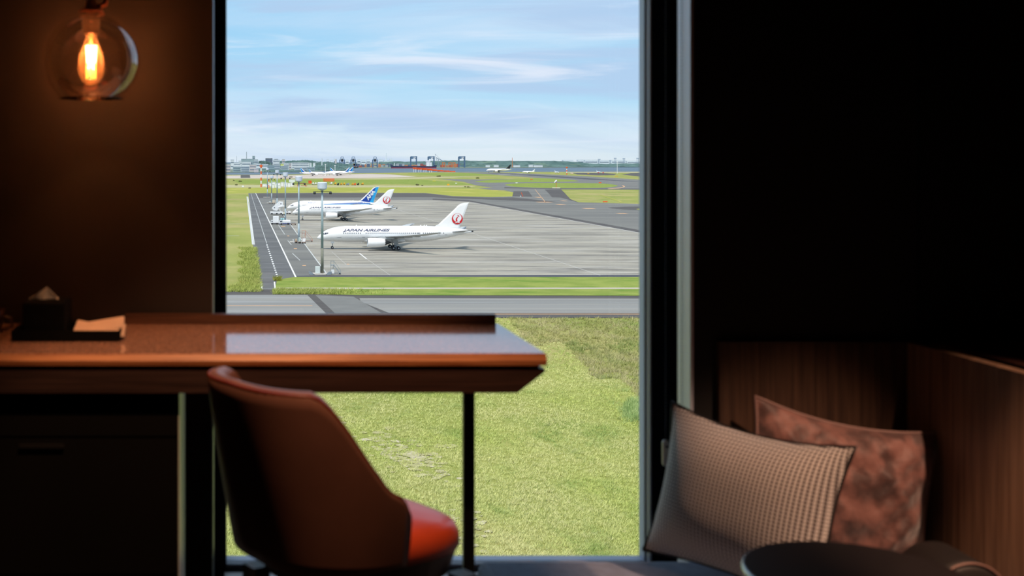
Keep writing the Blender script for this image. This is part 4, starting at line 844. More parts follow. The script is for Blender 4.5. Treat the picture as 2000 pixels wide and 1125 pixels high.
crane_side(808.4, 'blue gantry crane rising over the middle of the container ship'); crane_side(842.6, 'blue gantry crane behind the ship superstructure'); crane_side(902.4, 'blue gantry crane standing alone right of the orange cranes')
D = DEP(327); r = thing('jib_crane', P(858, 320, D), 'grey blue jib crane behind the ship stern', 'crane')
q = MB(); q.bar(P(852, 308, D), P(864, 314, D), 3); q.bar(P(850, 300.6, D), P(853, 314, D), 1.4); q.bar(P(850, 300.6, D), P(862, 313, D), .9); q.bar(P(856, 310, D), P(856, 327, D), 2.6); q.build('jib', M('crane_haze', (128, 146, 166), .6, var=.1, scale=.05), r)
for px, l in ((866.5, 'orange yard crane nearest the ship stern'), (879, 'middle orange yard crane behind red containers'), (886.5, 'right orange yard crane next to the lone blue gantry')):
    D = DEP(327.4); r = thing('yard_crane', P(px, 327, D), l, 'crane'); q = MB()
    for s_ in (-2.4, 2.4): q.bar(P(px + s_, 327.4, D), P(px + s_, 317.6, D), 3.4)
    q.build('leg', m_craneo, r); q = MB(); q.bar(P(px - 3, 317.8, D), P(px + 3, 317.8, D), 3.6); q.bar(P(px - 2.6, 322.5, D), P(px + 2.6, 322.5, D), 2.6); q.build('beam', m_craneo, r)
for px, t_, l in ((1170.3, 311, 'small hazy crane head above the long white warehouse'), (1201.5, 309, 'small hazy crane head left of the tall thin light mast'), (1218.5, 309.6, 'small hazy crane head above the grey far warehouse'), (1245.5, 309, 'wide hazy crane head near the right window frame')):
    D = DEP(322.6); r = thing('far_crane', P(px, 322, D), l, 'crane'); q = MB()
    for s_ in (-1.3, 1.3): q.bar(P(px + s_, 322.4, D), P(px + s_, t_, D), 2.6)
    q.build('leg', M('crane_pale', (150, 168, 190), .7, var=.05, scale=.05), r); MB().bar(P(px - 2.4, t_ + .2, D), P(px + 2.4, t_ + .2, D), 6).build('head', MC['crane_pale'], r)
# container ship
D = DEP(328.6); r = thing('container_ship', P(808, 328.4, D), 'long dark-hulled container ship with white superstructure moored at the port', 'ship')
hb = MB(); A = [(764, 322.4), (770, 323.6), (780, 324.2), (845, 324.4), (848, 322.6), (853.5, 322.6)]; B_ = [(765, 327), (766, 327), (780, 327), (845, 327), (848, 327), (852.5, 327)]
for d0 in (0, 26): pass
k = len(A); vs_ = [P(x, y, D) for x, y in A] + [P(x, y, D) for x, y in B_]; vs_ += [v + Vector((0, 26, 0)) for v in vs_]
fs = [(i, i + 1, k + i + 1, k + i) for i in range(k - 1)] + [(2 * k + i + 1, 2 * k + i, 3 * k + i, 3 * k + i + 1) for i in range(k - 1)] + [(i + 1, i, 2 * k + i, 2 * k + i + 1) for i in range(k - 1)] + [(0, k, 3 * k, 2 * k), (k - 1, 3 * k - 1, 4 * k - 1, 2 * k - 1)]
hb.add(vs_, fs).build('hull', M('hull_navy', (46, 54, 84), .5, var=.1, scale=.05), r)
MB().box((vs_[k].x, D, -.7), (vs_[2 * k - 1].x, D + 26, P(0, 327, D).z)).build('lower_hull', M('hull_red', (150, 62, 74), .6, var=.1, scale=.05), r)
q = MB(); q.box(P(833, 324.4, D) + Vector((0, 2, 0)), P(840, 313.2, D) + Vector((0, 24, 0))); q.box(P(839.6, 324.4, D) + Vector((0, 2, 0)), P(843.4, 317, D) + Vector((0, 24, 0))); q.box(P(832, 315.6, D) + Vector((0, 1, 0)), P(841, 314, D) + Vector((0, 25, 0))); q.build('superstructure', m_pale, r)
MB().bar(P(769.5, 324, D), P(770.5, 318.5, D), 3).build('foremast', m_pale, r)
cc = ['container_red', 'container_blue', 'container_grey', 'container_orange']; cm = [M('container_red', (166, 92, 86), .6, var=.1, scale=.05), M('container_blue', (90, 106, 132), .6, var=.1, scale=.05), M('container_grey', (170, 176, 180), .6, var=.1, scale=.05), M('container_orange', (190, 130, 100), .6, var=.1, scale=.05)]  # colours muted as if seen through haze
x = 774.0
while x < 832:
    w = random.uniform(4, 7); t_ = 324.3 - random.choice((2.2, 3.4, 4.6)); w = min(w, 832.5 - x)
    if w > 1: MB().box(P(x, 324.3, D) + Vector((0, 3, 0)), P(x + w - .4, t_, D) + Vector((0, 23, 0))).build('container_stack', random.choice(cm if x < 812 else [cm[2], cm[0]]), r)
    x += w
# quay container stacks
ORD = ['first', 'second', 'third', 'fourth', 'fifth', 'sixth', 'seventh', 'eighth', 'ninth', 'tenth', 'eleventh', 'twelfth', 'thirteenth', 'fourteenth', 'fifteenth', 'sixteenth', 'seventeenth', 'eighteenth']; cnt = {}
for (xa, xb, n) in ((660, 764, 24), (858, 898, 9)):
    for k in range(n):
        xx = xa + (xb - xa) * (k + random.uniform(.1, .6)) / n; w = random.uniform(3.2, 6); t_ = random.uniform(319.4, 324); j = random.randrange(4) if xa < 800 else random.choice((0, 3, 0))
        D = DEP(327.2 - (k % 3) * .35); b = MB().box((((xx - VX) * D / F), D, .7), ((xx + w - VX) * D / F, D + 12, H - (t_ - VY) * D / F)).build('container_stack', cm[j])
        key = (j, xa < 800); cnt[key] = cnt.get(key, -1) + 1
        tag(b, f"{['red', 'dark blue', 'pale grey', 'orange'][j]} container stack on the quay {'left' if xa < 800 else 'right'} of the ship, {ORD[cnt[key]]} of its colour", 'containers', 'container stacks along the port quay')

# ------------------------------------------------------------------ the room
FL = H - 1.247; CE = H + 1.25
m_wallL = M('dark_brown_wall', (46, 38, 36), .7, var=.15, scale=2, bump=.02)
m_wallR = M('black_wall', (22, 20, 20), .75, var=.15, scale=2)
m_dfloor = M('dark_carpet', (34, 32, 34), .95, var=.2, scale=60)
BX = lambda n, a, b, m: struct(MB().box(a, b).build(n, m))
BX('floor', (-2.4, -1.6, FL - .15), (2.8, 3.5, FL), m_dfloor); BX('ceiling', (-2.4, -1.6, CE), (2.8, 3.5, CE + .15), m_wallR)
BX('wall_west', (-2.4, -1.6, FL), (-2.3, 3.12, CE), m_wallR); BX('wall_east', (2.7, -1.6, FL), (2.8, 3.12, CE), m_wallR); BX('wall_south', (-2.4, -1.7, FL), (2.8, -1.6, CE), m_wallR)
BX('wall_north', (-2.4, 3.12, FL), (-.068, 3.5, CE), m_wallL)
BX('wall_north', (1.203, 3.12, FL), (1.80, 3.5, CE), m_wallR); BX('wall_north', (1.806, 3.12, FL), (2.8, 3.5, CE), m_wallR)
BX('trim_1', (-.0695, 3.11, FL + .2), (-.0655, 3.20, CE), M('edge_metal', (150, 160, 175), .3, .8, var=.05))
BX('trim_2', (1.196, 3.115, FL), (1.2045, 3.205, CE), M('reveal_pale', (236, 240, 255), .5, .35, var=.03))
BX('trim_3', (-.04, 3.13, FL), (1.2, 3.40, H - 1.186), M('sill_stone', (206, 206, 210), .3, var=.05))
# window: dark stile left, pale aluminium stile right, bottom rail, pane
wn = bpy.data.objects.new('window_1', None); COL.objects.link(wn); wn.location = (.57, 3.46, FL); struct(wn)
m_navyf = M('frame_navy', (20, 24, 40), .4, .2, var=.1); m_alu = M('frame_aluminium', (160, 166, 182), .5, .0, var=.06, spec=.3)
MB().box((-.068, 3.41, FL), (-.034, 3.5, CE)).build('stile', m_navyf, wn)
MB().box((1.193, 3.41, FL), (1.203, 3.44, CE)).build('stile', m_alu, wn); MB().box((1.197, 3.44, FL), (1.203, 3.452, CE)).build('gasket', m_navyf, wn); MB().box((1.192, 3.452, FL), (1.203, 3.50, CE)).build('stile', m_alu, wn)
MB().box((1.198, 3.22, FL), (1.203, 3.41, CE)).build('blind_channel', M('channel_black', (8, 9, 12), 1, var=.1, spec=0), wn)
MB().box((-.034, 3.41, FL), (1.192, 3.5, H - 1.182)).build('bottom_rail', m_navyf, wn); MB().box((-.034, 3.425, H - 1.182), (1.192, 3.5, H - 1.172)).build('rail_lit_top', m_alu, wn)  # paler top piece stands in for daylight on the dark rail
MB().box((-.034, 3.455, H - 1.172), (1.192, 3.461, CE)).build('pane', glass('window_glass', (.985, .99, .985), .8), wn)
# blind chain with its weight
r = thing('blind_chain', P(1300, 885, 3.27), 'beaded black pull chain with pale weight hanging at the window side', 'blind chain')
def beads(px, Y, y0, y1, step):
    b = MB(); y = y0
    while y < y1:
        p = P(px, y, Y); rr = .0022; b.lathe([(.0008, -rr), (rr, 0), (.0008, rr)], p, 6, True, True); y += step
    return b
stuff(beads(1300, 3.25, -20, 862, 6.5).build('bead_chain', M('bead_grey', (92, 96, 104), .35, .4, var=.1), r)); stuff(beads(1331, 3.17, -20, 800, 6.5).build('bead_chain', MC['bead_grey'], r))
p = P(1300, 910, 3.25); wgt = MB().bevbox((p.x - .009, 3.241, p.z), (p.x + .009, 3.259, p.z + .072), .006).build('weight', M('weight_cream', (196, 190, 182), .4, var=.05), r)
MB().tube((p.x, 3.2395, p.z + .055), (p.x, 3.242, p.z + .055), .004, n=10).build('hole', m_dgrey, wgt)
# ---------------- desk
DT = H - .427; DF, DB = 2.619, 3.098; XR = .683; XL = -1.5
dk = thing('desk', (-.2, 2.86, FL), 'long dark wooden desk with polished speckled top under the window', 'desk')
def speckle():
    m = bpy.data.materials.new('speckled_top'); m.use_nodes = True; t = m.node_tree; b = t.nodes['Principled BSDF']
    tcn = t.nodes.new('ShaderNodeTexCoord'); n1 = t.nodes.new('ShaderNodeTexNoise'); n1.inputs['Scale'].default_value = 140; n1.inputs['Detail'].default_value = 3
    n2 = t.nodes.new('ShaderNodeTexNoise'); n2.inputs['Scale'].default_value = 22
    r1 = t.nodes.new('ShaderNodeValToRGB'); r1.color_ramp.elements[0].position = .35; r1.color_ramp.elements[0].color = lin((124, 88, 74)); r1.color_ramp.elements[1].position = .65; r1.color_ramp.elements[1].color = lin((186, 146, 126))
    t.links.new(tcn.outputs['Object'], n1.inputs[0]); t.links.new(tcn.outputs['Object'], n2.inputs[0]); t.links.new(n1.outputs[0], r1.inputs[0])
    b.inputs['IOR'].default_value = 2.1; t.links.new(r1.outputs[0], b.inputs['Base Color']); mr = t.nodes.new('ShaderNodeMapRange'); mr.inputs[3].default_value = .07; mr.inputs[4].default_value = .13
    t.links.new(n2.outputs[0], mr.inputs[0]); t.links.new(mr.outputs[0], b.inputs['Roughness'])
    bp = t.nodes.new('ShaderNodeBump'); bp.inputs['Strength'].default_value = .008; bp.inputs['Distance'].default_value = .001; t.links.new(n1.outputs[0], bp.inputs['Height']); t.links.new(bp.outputs[0], b.inputs['Normal'])
    return m
m_edge = wood('desk_edge_wood', (196, 134, 88), (150, 94, 60), 8, 0, .4); m_apron = wood('desk_apron_wood', (62, 46, 42), (44, 32, 30), 8, 0, .4)
MB().box((XL, DF, DT - .004), (XR, DB, DT)).build('desk_top', speckle(), dk)
MB().prism([(DF - .002, DT - .0015), (DF + .05, DT - .0045), (DF + .05, DT - .026), (DF - .008, DT - .026), (DF - .010, DT - .0155)], 'x', XL, XR + .002).build('desk_edge', m_edge, dk)
MB().box((XL, DF + .05, DT - .03), (XR, DB, DT - .0045)).build('top_core', m_apron, dk)
MB().box((XL, DF + .012, DT - .034), (XR - .012, DB - .02, DT - .028)).build('shadow_gap', M('gap_black', (10, 8, 8), .8), dk)
MB().prism([(XL, DT - .034), (XR - .002, DT - .034), (XR, DT - .040), (XR - .062, DT - .088), (XL, DT - .088)], 'y', DF - .002, DF + .14).build('apron', m_apron, dk)
MB().box((P(245, 0, DB).x, DB - .015, DT), (P(966, 0, DB).x, DB + .012, DT + .026)).build('back_rail', wood('rail_wood', (96, 66, 50), (66, 44, 34), 8, 0, .35), dk)
lx = P(915, 0, 2.78).x; MB().bevbox((lx - .0135, 2.77, FL), (lx + .0135, 2.79, DT - .085), .003).build('leg', M('leg_black', (22, 22, 26), .4, .5, var=.1), dk)
# cabinet under the desk
cb = thing('desk_cabinet', (-.8, 2.8, FL), 'black drawer cabinet with pale side panel below the desk', 'cabinet')
m_cab = M('cabinet_black', (9, 9, 10), .7, var=.15, scale=4, spec=.15)
cxr = P(350, 0, 2.64).x
MB().box((XL, 2.66, FL), (cxr - .002, 2.93, DT - .09)).build('carcass', m_cab, cb)
MB().box((cxr - .002, 2.645, FL), (cxr, 2.935, DT - .09)).build('side_panel', M('side_panel_pale', (206, 208, 206), .3, var=.04), cb)
zt = DT - .1
for a, b in ((zt - .09, zt), (zt - .40, zt - .096), (FL + .04, zt - .406)):
    for xa, xb in ((XL, -.75), (-.744, cxr - .004)):
        d = MB().box((xa, 2.645, a), (xb, 2.66, b)).build('drawer', m_cab, cb); MB().box(((xa + xb) / 2 - .05, 2.637, b - .02), ((xa + xb) / 2 + .05, 2.645, b - .012)).build('handle', M('handle_dark', (14, 14, 14), .6, .2), d)
# ---------------- things on the desk
# tissue box
Yt = 2.86; a = P(22, 651, Yt); b = P(152, 585, Yt); z_ = DT
tb = thing('tissue_box', ((a.x + b.x) / 2, Yt, z_), 'black tissue box with a folded paper tissue showing, on the desk', 'tissue box')
mblk = M('leather_black', (7, 7, 8), .8, var=.2, scale=40, bump=.05, spec=.1)
x0, x1 = P(45, 0, 2.81).x, P(128, 0, 2.81).x; zt = z_ + (H - DT) - (585 - VY) * 2.86 / F
zt = H - (584 - VY) * 2.86 / F
MB().bevbox((x0, 2.80, z_), (x1, 2.92, zt), .006).build('box', mblk, tb)
A_ = [P(57, 584, 2.86), P(92, 560, 2.86), P(114, 583, 2.86)]
tt = MB(); k = 7; g1 = []
for i in range(k):
    t = i / (k - 1); base = A_[0].lerp(A_[2], t) - Vector((0, 0, .004)); top = A_[1] if abs(t - .6) < .09 else (A_[0].lerp(A_[1], t / .6) if t < .6 else A_[1].lerp(A_[2], (t - .6) / .4))
    off = .008 * math.sin(i * 1.7); g1.append([base + Vector((0, off, 0)), base.lerp(top, .5) + Vector((0, off * .6, 0)), top])
vv = [p for c_ in g1 for p in c_]; ff = [(3 * i + j, 3 * i + 3 + j, 3 * i + 4 + j, 3 * i + 1 + j) for i in range(k - 1) for j in range(2)]
o = MB().add(vv, ff).build('tissue', M('tissue_paper', (244, 236, 226), .9, var=.03, scale=20), tb); sm = o.modifiers.new('thick', 'SOLIDIFY'); sm.thickness = .0015
# tray with papers and tea bags
tr = thing('tray', (P(190, 0, 2.84).x, 2.84, z_), 'low black tray holding folded paper sachets beside the tissue box', 'tray')
xa, xb = P(22, 0, 2.79).x, P(235, 0, 2.79).x; hh = .026
MB().box((xa, 2.785, z_), (xb, 2.93, z_ + .005)).build('tray_base', mblk, tr)
q = MB(); q.box((xa, 2.785, z_ + .005), (xb, 2.79, z_ + hh)); q.box((xa, 2.925, z_ + .005), (xb, 2.93, z_ + hh)); q.box((xa, 2.79, z_ + .005), (xa + .005, 2.925, z_ + hh)); q.box((xb - .005, 2.79, z_ + .005), (xb, 2.925, z_ + hh)); q.build('tray_rim', mblk, tr)
mp_ = M('sachet_paper', (206, 180, 160), .8, var=.1, scale=20)
for i, (xx, yy, zz_, w, rot, l) in enumerate(((178, 2.85, .020, .040, .18, 'folded paper sachet in the tray, nearer the tissue box'), (203, 2.86, .027, .050, -.16, 'tan paper sachet leaning on the tray edge'), (200, 2.83, .017, .055, -.05, 'flat paper sachet at the front of the tray'))):
    c0 = P(xx, 0, yy); b = MB(); b.add([Vector((sx_ * w, sy_ * .03, 0)) for sx_, sy_ in ((-1, -1), (1, -1), (1, 1), (-1, 1))] + [Vector((sx_ * w * .96, sy_ * .028, .004)) for sx_, sy_ in ((-1, -1), (1, -1), (1, 1), (-1, 1))], [(0, 3, 2, 1), (4, 5, 6, 7), (0, 1, 5, 4), (1, 2, 6, 5), (2, 3, 7, 6), (3, 0, 4, 7)])
    R_ = Matrix.Rotation(rot, 4, 'Y') @ Matrix.Rotation(.35, 4, 'X'); b.v = [R_ @ v + Vector((c0.x, yy, z_ + zz_)) for v in b.v]
    tag(b.build('paper_sachet', mp_), l, 'sachet')
# dark cup partly in the frame at the left edge and a small brown knob
cu = thing('cup', (P(-22, 0, 2.84).x, 2.84, z_), 'dark brown cup cut by the picture edge, beside the tray', 'cup')
pc = P(-22, 0, 2.84).x; MB().lathe([(.024, z_), (.030, z_ + .02), (.038, z_ + .07), (.036, z_ + .07), (.028, z_ + .02), (.02, z_ + .006)], (pc, 2.84, 0), 24, True, True).build('bowl', M('cup_brown', (60, 34, 30), .35, var=.1), cu, True)
MB().path([(pc + .034, 2.83, z_ + .055), (pc + .055, 2.83, z_ + .05), (pc + .058, 2.83, z_ + .03), (pc + .032, 2.83, z_ + .02)], .004).build('handle', MC['cup_brown'], cu, True)
# ---------------- chair
ch_c = Vector((.202, 2.48, FL)); alpha = math.radians(31)
ch = thing('desk_chair', ch_c, 'red-brown leather tub chair pushed under the desk, back to the viewer', 'chair')
ca, sa = math.cos(alpha), math.sin(alpha)
def CH(x, y, z): return Vector((ch_c.x + x * ca - y * sa, ch_c.y + x * sa + y * ca, FL + z))      # +x is forward
m_leather = M('chair_leather', (118, 84, 74), .38, var=.10, scale=9, bump=.03, spec=.5); m_leather2 = M('seat_leather', (190, 74, 44), .35, var=.08, scale=9, bump=.03)
def shell_pt(u, v, off):
    """u -1..1 along the shell from the far arm round the back to the near arm, v 0..1 up"""
    th = u * 1.72; s_ = abs(u)
    t = min(max((s_ - .50) / .40, 0), 1); hgt = .804 - .012 * s_ - .03 * max((s_ - .93) / .07, 0) ** 2 - .03 * max((s_ - .80) / .20, 0) - .185 * (t * t * (3 - 2 * t)) ** .9
    bot = .448 - .008 * math.cos(th)
    z = bot + (hgt - bot) * v
    lean = .05 * ((z - .42) / .4) * max(0, math.cos(th))
    a, b = .200, .2
    cx, sxn = math.cos(th), math.sin(th)
    e = 2.7; rr = (abs(cx) ** e + abs(sxn) ** e) ** (-1 / e)
    narrow = 1 - .13 * max(1 - v, 0) ** 1.6 * (1 - s_ * .6)
    x = -(a + off) * cx * rr * narrow - lean; y = -(b + off) * sxn * rr * narrow
    return CH(x, y, z)
nu, nv = 44, 14; vv = []; ff = []
prof = [(j / nv, .016) for j in range(nv + 1)] + [(1.02, .008), (1.025, -.004), (1.01, -.018)] + [(j / nv, -.018) for j in range(nv - 1, -1, -1)] + [(-.02, 0)]
rings = [[shell_pt(-1 + 2 * i / nu, v, o_) for v, o_ in prof] for i in range(nu + 1)]
rings = [[shell_pt(-1.0, v, 0) for v, o_ in prof]] + rings + [[shell_pt(1.0, v, 0) for v, o_ in prof]]
MB().loft(rings, True, True).build('backrest', m_leather, ch, True)
# piping along the shell's rim
MB().path([shell_pt(-1 + 2 * i / 60, 1.005, .012) for i in range(61)] + [shell_pt(1.0, v, .012) for v in (.8, .5, .2, 0)], .0045, 6).build('piping', M('piping_leather', (112, 44, 30), .4, var=.05), ch, True)
# seat cushion
def seat_ring(z, g, bulge=0):
    out = []
    for i in range(40):
        a = 2 * math.pi * i / 40; e = 3.2; rr = (abs(math.cos(a)) ** e + abs(math.sin(a)) ** e) ** (-1 / e)
        out.append(CH(.058 + (.202 - g) * math.cos(a) * rr, (.178 - g) * math.sin(a) * rr, z - (.02 if math.cos(a) > .6 else 0) * bulge))
    return out
MB().loft([seat_ring(.430, .02), seat_ring(.436, .004), seat_ring(.445, 0), seat_ring(.465, 0), seat_ring(.484, .010), seat_ring(.494, .035, .3), seat_ring(.500, .10, 0), seat_ring(.502, .16)], True, True).build('seat', m_leather2, ch, True)
m_cleg = M('chair_leg_black', (20, 17, 18), .45, var=.1)
MB().loft([seat_ring(.385, .02), seat_ring(.436, .006)], True, True).build('seat_frame', m_cleg, ch)
for x, y in ((.23, -.14), (.23, .14), (-.11, -.13), (-.11, .13)):
    sp = 1.18; MB().loft([[CH(x * q + dx * w, y * q + dy * w, z) for dx, dy in ((-1, -1), (1, -1), (1, 1), (-1, 1))] for z, q, w in ((.38, 1, .022), (.2, 1.08, .018), (0, sp, .012))], True, True).build('leg', m_cleg, ch)
# ---------------- pendant
Yp = 2.93; pc = P(178, 118, Yp); R = 97 * Yp / F; pxm = Yp / F
pd = thing('pendant_lamp', (pc.x, Yp, pc.z), 'smoked glass globe pendant with glowing filament bulb above the desk', 'lamp')
m_copper = M('copper_fitting', (206, 128, 100), .3, .7, var=.1, scale=20)
prof = [(R * math.cos(t), R * math.sin(t)) for t in np.linspace(math.radians(-50), math.radians(72), 40)]
g_ = MB().lathe(prof, pc, 64).build('globe', glass('smoked_glass', (.66, .60, .58), 6.0, .01, 1.5, .01, (.5, .35, .3)), pd, True)
rim = prof[0]; MB().path([pc + Vector((rim[0] * math.cos(a), rim[0] * math.sin(a), rim[1])) for a in np.linspace(0, 2 * math.pi, 49)], .0016, 6).build('globe_rim', glass('rim_glass', (.5, .4, .36), 1.0, .05, 1.9), pd, True)
topz = pc.z + 92 * pxm
MB().lathe([(.031, topz - .006), (.033, topz), (.028, topz + .008), (.016, topz + .013), (.013, topz + .03), (.008, topz + .034)], (pc.x, Yp, 0), 28, True, True).build('cap', m_copper, pd, True)
MB().tube((pc.x, Yp, topz + .03), (pc.x, Yp, CE - .02), .0035, n=10).build('cord', M('cord_black', (60, 40, 34), .5), pd)
MB().path([(pc.x + .012, Yp, topz + .016), (pc.x + .034, Yp, topz + .022), (pc.x + .040, Yp, topz + .045), (pc.x + .03, Yp, topz + .075)], .007, 8).build('bracket', m_copper, pd, True)
MB().lathe([(.03, CE - .03), (.05, CE - .005), (.05, CE)], (pc.x, Yp, 0), 24, True, True).build('ceiling_rose', m_copper, pd, True)
sz0 = P(0, 66, Yp).z
MB().lathe([(.021, sz0 + .042), (.022, sz0 + .04), (.022, sz0 + .004), (.0225, sz0), (.015, sz0 - .002)], (pc.x, Yp, 0), 28, True, True).build('socket', M('socket_bronze', (92, 70, 56), .35, .8, var=.1), pd, True)
bb = [(.013, 0), (.0145, -.012), (.020, -.032), (.029, -.058), (.033, -.080), (.031, -.100), (.022, -.118), (.010, -.127), (.001, -.129)]
bulb = MB().lathe([(r_, sz0 + z) for r_, z in bb], (pc.x, Yp, 0), 32).build('bulb', glass('amber_bulb_glass', (1, .88, .74), .6, 0, 1.3, .05, (1, .6, .3)), pd, True)
q = MB()
for a in range(5):
    t = 2 * math.pi * a / 5 + .3; q.tube((pc.x + .011 * math.cos(t), Yp + .011 * math.sin(t), sz0 - .030), (pc.x + .008 * math.cos(t), Yp + .008 * math.sin(t), sz0 - .072), .0034, n=6)
q.build('filament', emit('filament_glow', (255, 205, 140), 30), bulb)
q = MB()
for a in (-1, 0.2, 1): q.tube((pc.x + .009 * a, Yp, sz0 - .078), (pc.x + .010 * a, Yp, sz0 - .112), .0026, n=6)
q.build('lower_filament', emit('filament_amber', (255, 150, 60), 9), bulb)
MB().tube((pc.x, Yp, sz0), (pc.x, Yp, sz0 - .03), .006, .003, 8).build('filament_stem', M('stem_glass', (255, 200, 140), .2), bulb)
ld = bpy.data.lights.new('bulb_light', 'POINT'); ld.energy = 9; ld.color = (1, .36, .12); ld.shadow_soft_size = .012
lo_ = bpy.data.objects.new('bulb_light', ld); COL.objects.link(lo_); lo_.location = (pc.x, Yp - .0, sz0 - .055)
# ---------------- seating corner
ST = H - 1.0445
sf = thing('bench_seat', (1.18, 2.75, FL), 'low bench with ribbed dark grey cushion below the window', 'bench')
MB().box((.66, 2.42, FL), (1.755, 3.07, ST - .12)).build('bench_base', M('bench_base_black', (20, 19, 20), .7), sf)
xs0, xs1 = P(933, 0, 3.09).x, 1.755; pitch = .0062; n = int((xs1 - xs0) / pitch); vv = []; top = []
prof = []
for (y, dz) in ((2.38, -.13), (2.372, -.03), (2.39, -.006), (2.42, 0), (2.75, .004), (3.06, 0), (3.085, -.006), (3.095, -.03), (3.095, -.13)): prof.append((y, dz))
rings = []
for i in range(n * 2 + 1):
    x = xs0 + (xs1 - xs0) * i / (2 * n); rib = .0016 if i % 2 else 0; e = min(i / 6, 1); drop = .02 * (1 - e) ** 2
    rings.append([(x, y, ST + dz + (rib if dz > -.1 else 0) - drop) for y, dz in prof])
MB().loft(rings, True, True).build('ribbed_cushion', M('rib_fabric', (132, 144, 168), .9, var=.12, scale=30, sheen=.2), sf)
# wood panelling
m_wp2 = wood('partition_walnut_lit', (132, 104, 84), (96, 72, 56), 5, 2, .45)  # lighter copy of the walnut, lamplight on the partition put into the colour
m_wp = wood('panel_walnut_shaded', (84, 62, 48), (56, 40, 32), 5, 2, .45)  # darker copy of the walnut, keeps the wall boards looking unlit
BZ = H - .476
pn = thing('wood_backrest_panel', (1.49, 3.085, FL), 'walnut board panelling on the wall behind the cushions', 'panelling')
for a, b in ((1.267, 1.372), (1.3735, 1.52), (1.5215, 1.7595)): MB().box((a, 3.098, FL), (b, 3.119, BZ)).build('board', m_wp, pn)
sp = thing('wood_side_partition', (2.1, 2.5, FL), 'walnut partition with wide ledge running towards the viewer', 'partition')
for a, b in ((1.6, 2.05), (2.052, 2.42), (2.422, 2.72), (2.722, 3.115)): MB().box((1.76, a, FL), (1.79, b, BZ)).build('board', m_wp2, sp)
MB().box((1.79, 1.6, FL), (1.83, 3.11, BZ - .012)).build('shadow_gap', MC['gap_black'], sp)
MB().box((1.83, 1.6, FL), (2.69, 3.11, BZ)).build('ledge', wood('ledge_walnut', (78, 46, 36), (56, 32, 26), 5, 1, .4), sp)
# cushions
def cushion(name, cpx, cpy, Y, w, h, T, roll, yaw, pitch_, m, label, pip, wr=0.0, seed=0):
    c0 = P(cpx, cpy, Y); r = thing(name, c0, label, 'cushion', None); n = 40
    Mx = Matrix.Rotation(math.radians(yaw), 4, 'Z') @ Matrix.Rotation(math.radians(pitch_), 4, 'X') @ Matrix.Rotation(math.radians(roll), 4, 'Y')
    rr = random.Random(seed); ph = [rr.uniform(0, 6) for _ in range(8)]
    def pt(u, v, s_):
        pinch = .10
        x = u * (1 - pinch * (1 - v * v) * 1.0 * (abs(u) ** 3)) ; z = v * (1 - pinch * (1 - u * u) * (abs(v) ** 3))
        f = max((1 - abs(u) ** 2.6) * (1 - abs(v) ** 2.6), 0) ** .75
        t = T * f
        if wr: t += wr * f * (math.sin(9 * u + 5 * v + ph[0] + 2 * math.sin(4 * v + ph[1])) * .5 + math.sin(14 * v - 7 * u + ph[2] + 2 * math.sin(6 * u)) * .35 + math.sin(23 * u + 17 * v + ph[3]) * .2) * (abs(u) * .8 + .4)
        sag = -.012 * (1 - u * u) * (v > 0) * v
        return Vector((x * w / 2, s_ * t, z * h / 2 + sag))
    b = MB()
    for s_ in (-1, 1):
        g = [[pt(-1 + 2 * i / n, -1 + 2 * j / n, s_) for j in range(n + 1)] for i in range(n + 1)]
        k = len(b.v); b.v += [p for row in g for p in row]
        for i in range(n):
            for j in range(n):
                q = (k + i * (n + 1) + j, k + (i + 1) * (n + 1) + j, k + (i + 1) * (n + 1) + j + 1, k + i * (n + 1) + j + 1); b.f.append(q if s_ < 0 else tuple(reversed(q)))
    for (nm, mm, mat_) in (('cushion_cover', b, m),):
        me = bpy.data.meshes.new(nm); me.from_pydata([Mx @ v for v in mm.v], [], mm.f); me.materials.append(mat_); me.shade_smooth()
        uv = me.uv_layers.new(name='UVMap'); flat = [(v.x / w + .5, v.z / h + .5) for v in mm.v]
        for lp in me.loops: uv.data[lp.index].uv = flat[lp.vertex_index]
        o = bpy.data.objects.new(nm, me); COL.objects.link(o); o.parent = r
    ring = [pt(-1 + 2 * i / 20, -1, 1) for i in range(20)] + [pt(1, -1 + 2 * i / 20, 1) for i in range(20)] + [pt(1 - 2 * i / 20, 1, 1) for i in range(20)] + [pt(-1, 1 - 2 * i / 20, 1) for i in range(21)]
    q = MB().path([Mx @ v + c0 for v in ring], .0042, 6); q.build('piping', pip, r, True)
    return r
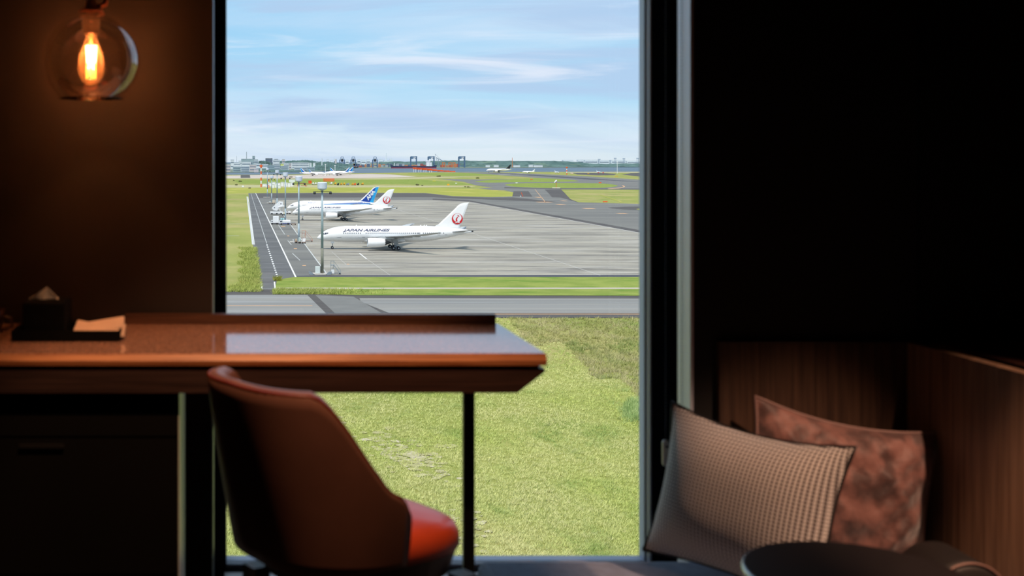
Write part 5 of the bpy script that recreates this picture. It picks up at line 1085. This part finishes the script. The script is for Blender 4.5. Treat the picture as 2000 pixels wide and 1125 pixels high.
def check_mat():
    m = bpy.data.materials.new('checked_weave'); m.use_nodes = True; t = m.node_tree; b = t.nodes['Principled BSDF']
    uv = t.nodes.new('ShaderNodeUVMap'); sp_ = t.nodes.new('ShaderNodeSeparateXYZ'); t.links.new(uv.outputs[0], sp_.inputs[0])
    outs = []
    for k, fr in ((0, 46), (1, 44)):
        mu = t.nodes.new('ShaderNodeMath'); mu.operation = 'MULTIPLY'; mu.inputs[1].default_value = fr * 2 * math.pi; t.links.new(sp_.outputs[k], mu.inputs[0])
        sn = t.nodes.new('ShaderNodeMath'); sn.operation = 'SINE'; t.links.new(mu.outputs[0], sn.inputs[0])
        mr = t.nodes.new('ShaderNodeMapRange'); mr.inputs[1].default_value = -.6; mr.inputs[2].default_value = .1; t.links.new(sn.outputs[0], mr.inputs[0]); outs.append(mr.outputs[0])
    mul = t.nodes.new('ShaderNodeMath'); mul.operation = 'MULTIPLY'; t.links.new(outs[0], mul.inputs[0]); t.links.new(outs[1], mul.inputs[1])
    mx = t.nodes.new('ShaderNodeMix'); mx.data_type = 'RGBA'; mx.inputs[6].default_value = lin((92, 84, 82)); mx.inputs[7].default_value = lin((244, 238, 232)); t.links.new(mul.outputs[0], mx.inputs[0])
    t.links.new(mx.outputs[2], b.inputs['Base Color']); b.inputs['Roughness'].default_value = .9; b.inputs['Sheen Weight'].default_value = 1.0; b.inputs['Sheen Roughness'].default_value = .4
    bp = t.nodes.new('ShaderNodeBump'); bp.inputs['Strength'].default_value = .3; bp.inputs['Distance'].default_value = .002; t.links.new(mul.outputs[0], bp.inputs['Height']); t.links.new(bp.outputs[0], b.inputs['Normal'])
    return m
cushion('checked_cushion', 1453, 979, 2.87, .455, .385, .11, 4.5, -48, -14, check_mat(), 'pale woven checked cushion with black piping leaning by the window', M('piping_black', (18, 18, 20), .6))
m_vel = M('crushed_velvet', (134, 92, 84), .6, rgb2=(76, 48, 44), scale=18, bump=.9, sheen=.6, lo=.42, hi=.6)
cushion('velvet_cushion', 1638, 963, 2.975, .46, .40, .07, 10, -6, -8, m_vel, 'crushed brown-red velvet cushion behind the pale checked one', M('velvet_piping', (140, 110, 104), .6), .022, 5)
# bolster
bc = Vector((P(1900, 0, 2.56).x, 2.56, ST + .086)); r = thing('bolster', bc, 'dark round bolster cushion lying against the walnut partition', 'cushion')
bc2 = bc + Vector((0, .35, 0)); pr = [(.0, .01), (.068, .0), (.083, .012), (.085, .03), (.085, .15), (.077, .17), (0, .17)]
MB().loft([[bc + Vector((q * math.cos(a), y, q * math.sin(a))) for a in [2 * math.pi * j / 32 for j in range(32)]] for q, y in pr]).build('bolster_body', M('bolster_fabric', (14, 11, 12), .6, var=.1, scale=30), r, True)
MB().path([bc + Vector((.082 * math.cos(a), .006, .082 * math.sin(a))) for a in np.linspace(0, 2 * math.pi, 41)], .003, 6).build('piping', M('bolster_piping', (110, 84, 78), .5), r, True)
# round side table
tc_ = Vector((P(1676, 0, 2.13).x, 2.13, FL)); TZ = H - .748; r = thing('side_table', tc_, 'round black side table in front of the cushions', 'table')
MB().lathe([(.02, TZ - .014), (.186, TZ - .014), (.192, TZ - .008), (.192, TZ - .001), (.190, TZ)], (tc_.x, tc_.y, 0), 72, True, True).build('table_top', M('table_black', (34, 31, 33), .42, var=.08, scale=20), r)
MB().lathe([(.1905, TZ - .016), (.1945, TZ - .014), (.1945, TZ - .003), (.1925, TZ - .001)], (tc_.x, tc_.y, 0), 72).build('metal_rim', M('rim_steel', (190, 195, 205), .25, .9, var=.03), r, True)
MB().tube((tc_.x, tc_.y, FL + .01), (tc_.x, tc_.y, TZ - .014), .014, n=16).build('pedestal', m_cleg, r, True)
MB().lathe([(.13, FL), (.13, FL + .006), (.02, FL + .014)], (tc_.x, tc_.y, 0), 40, True, True).build('foot_plate', m_cleg, r)
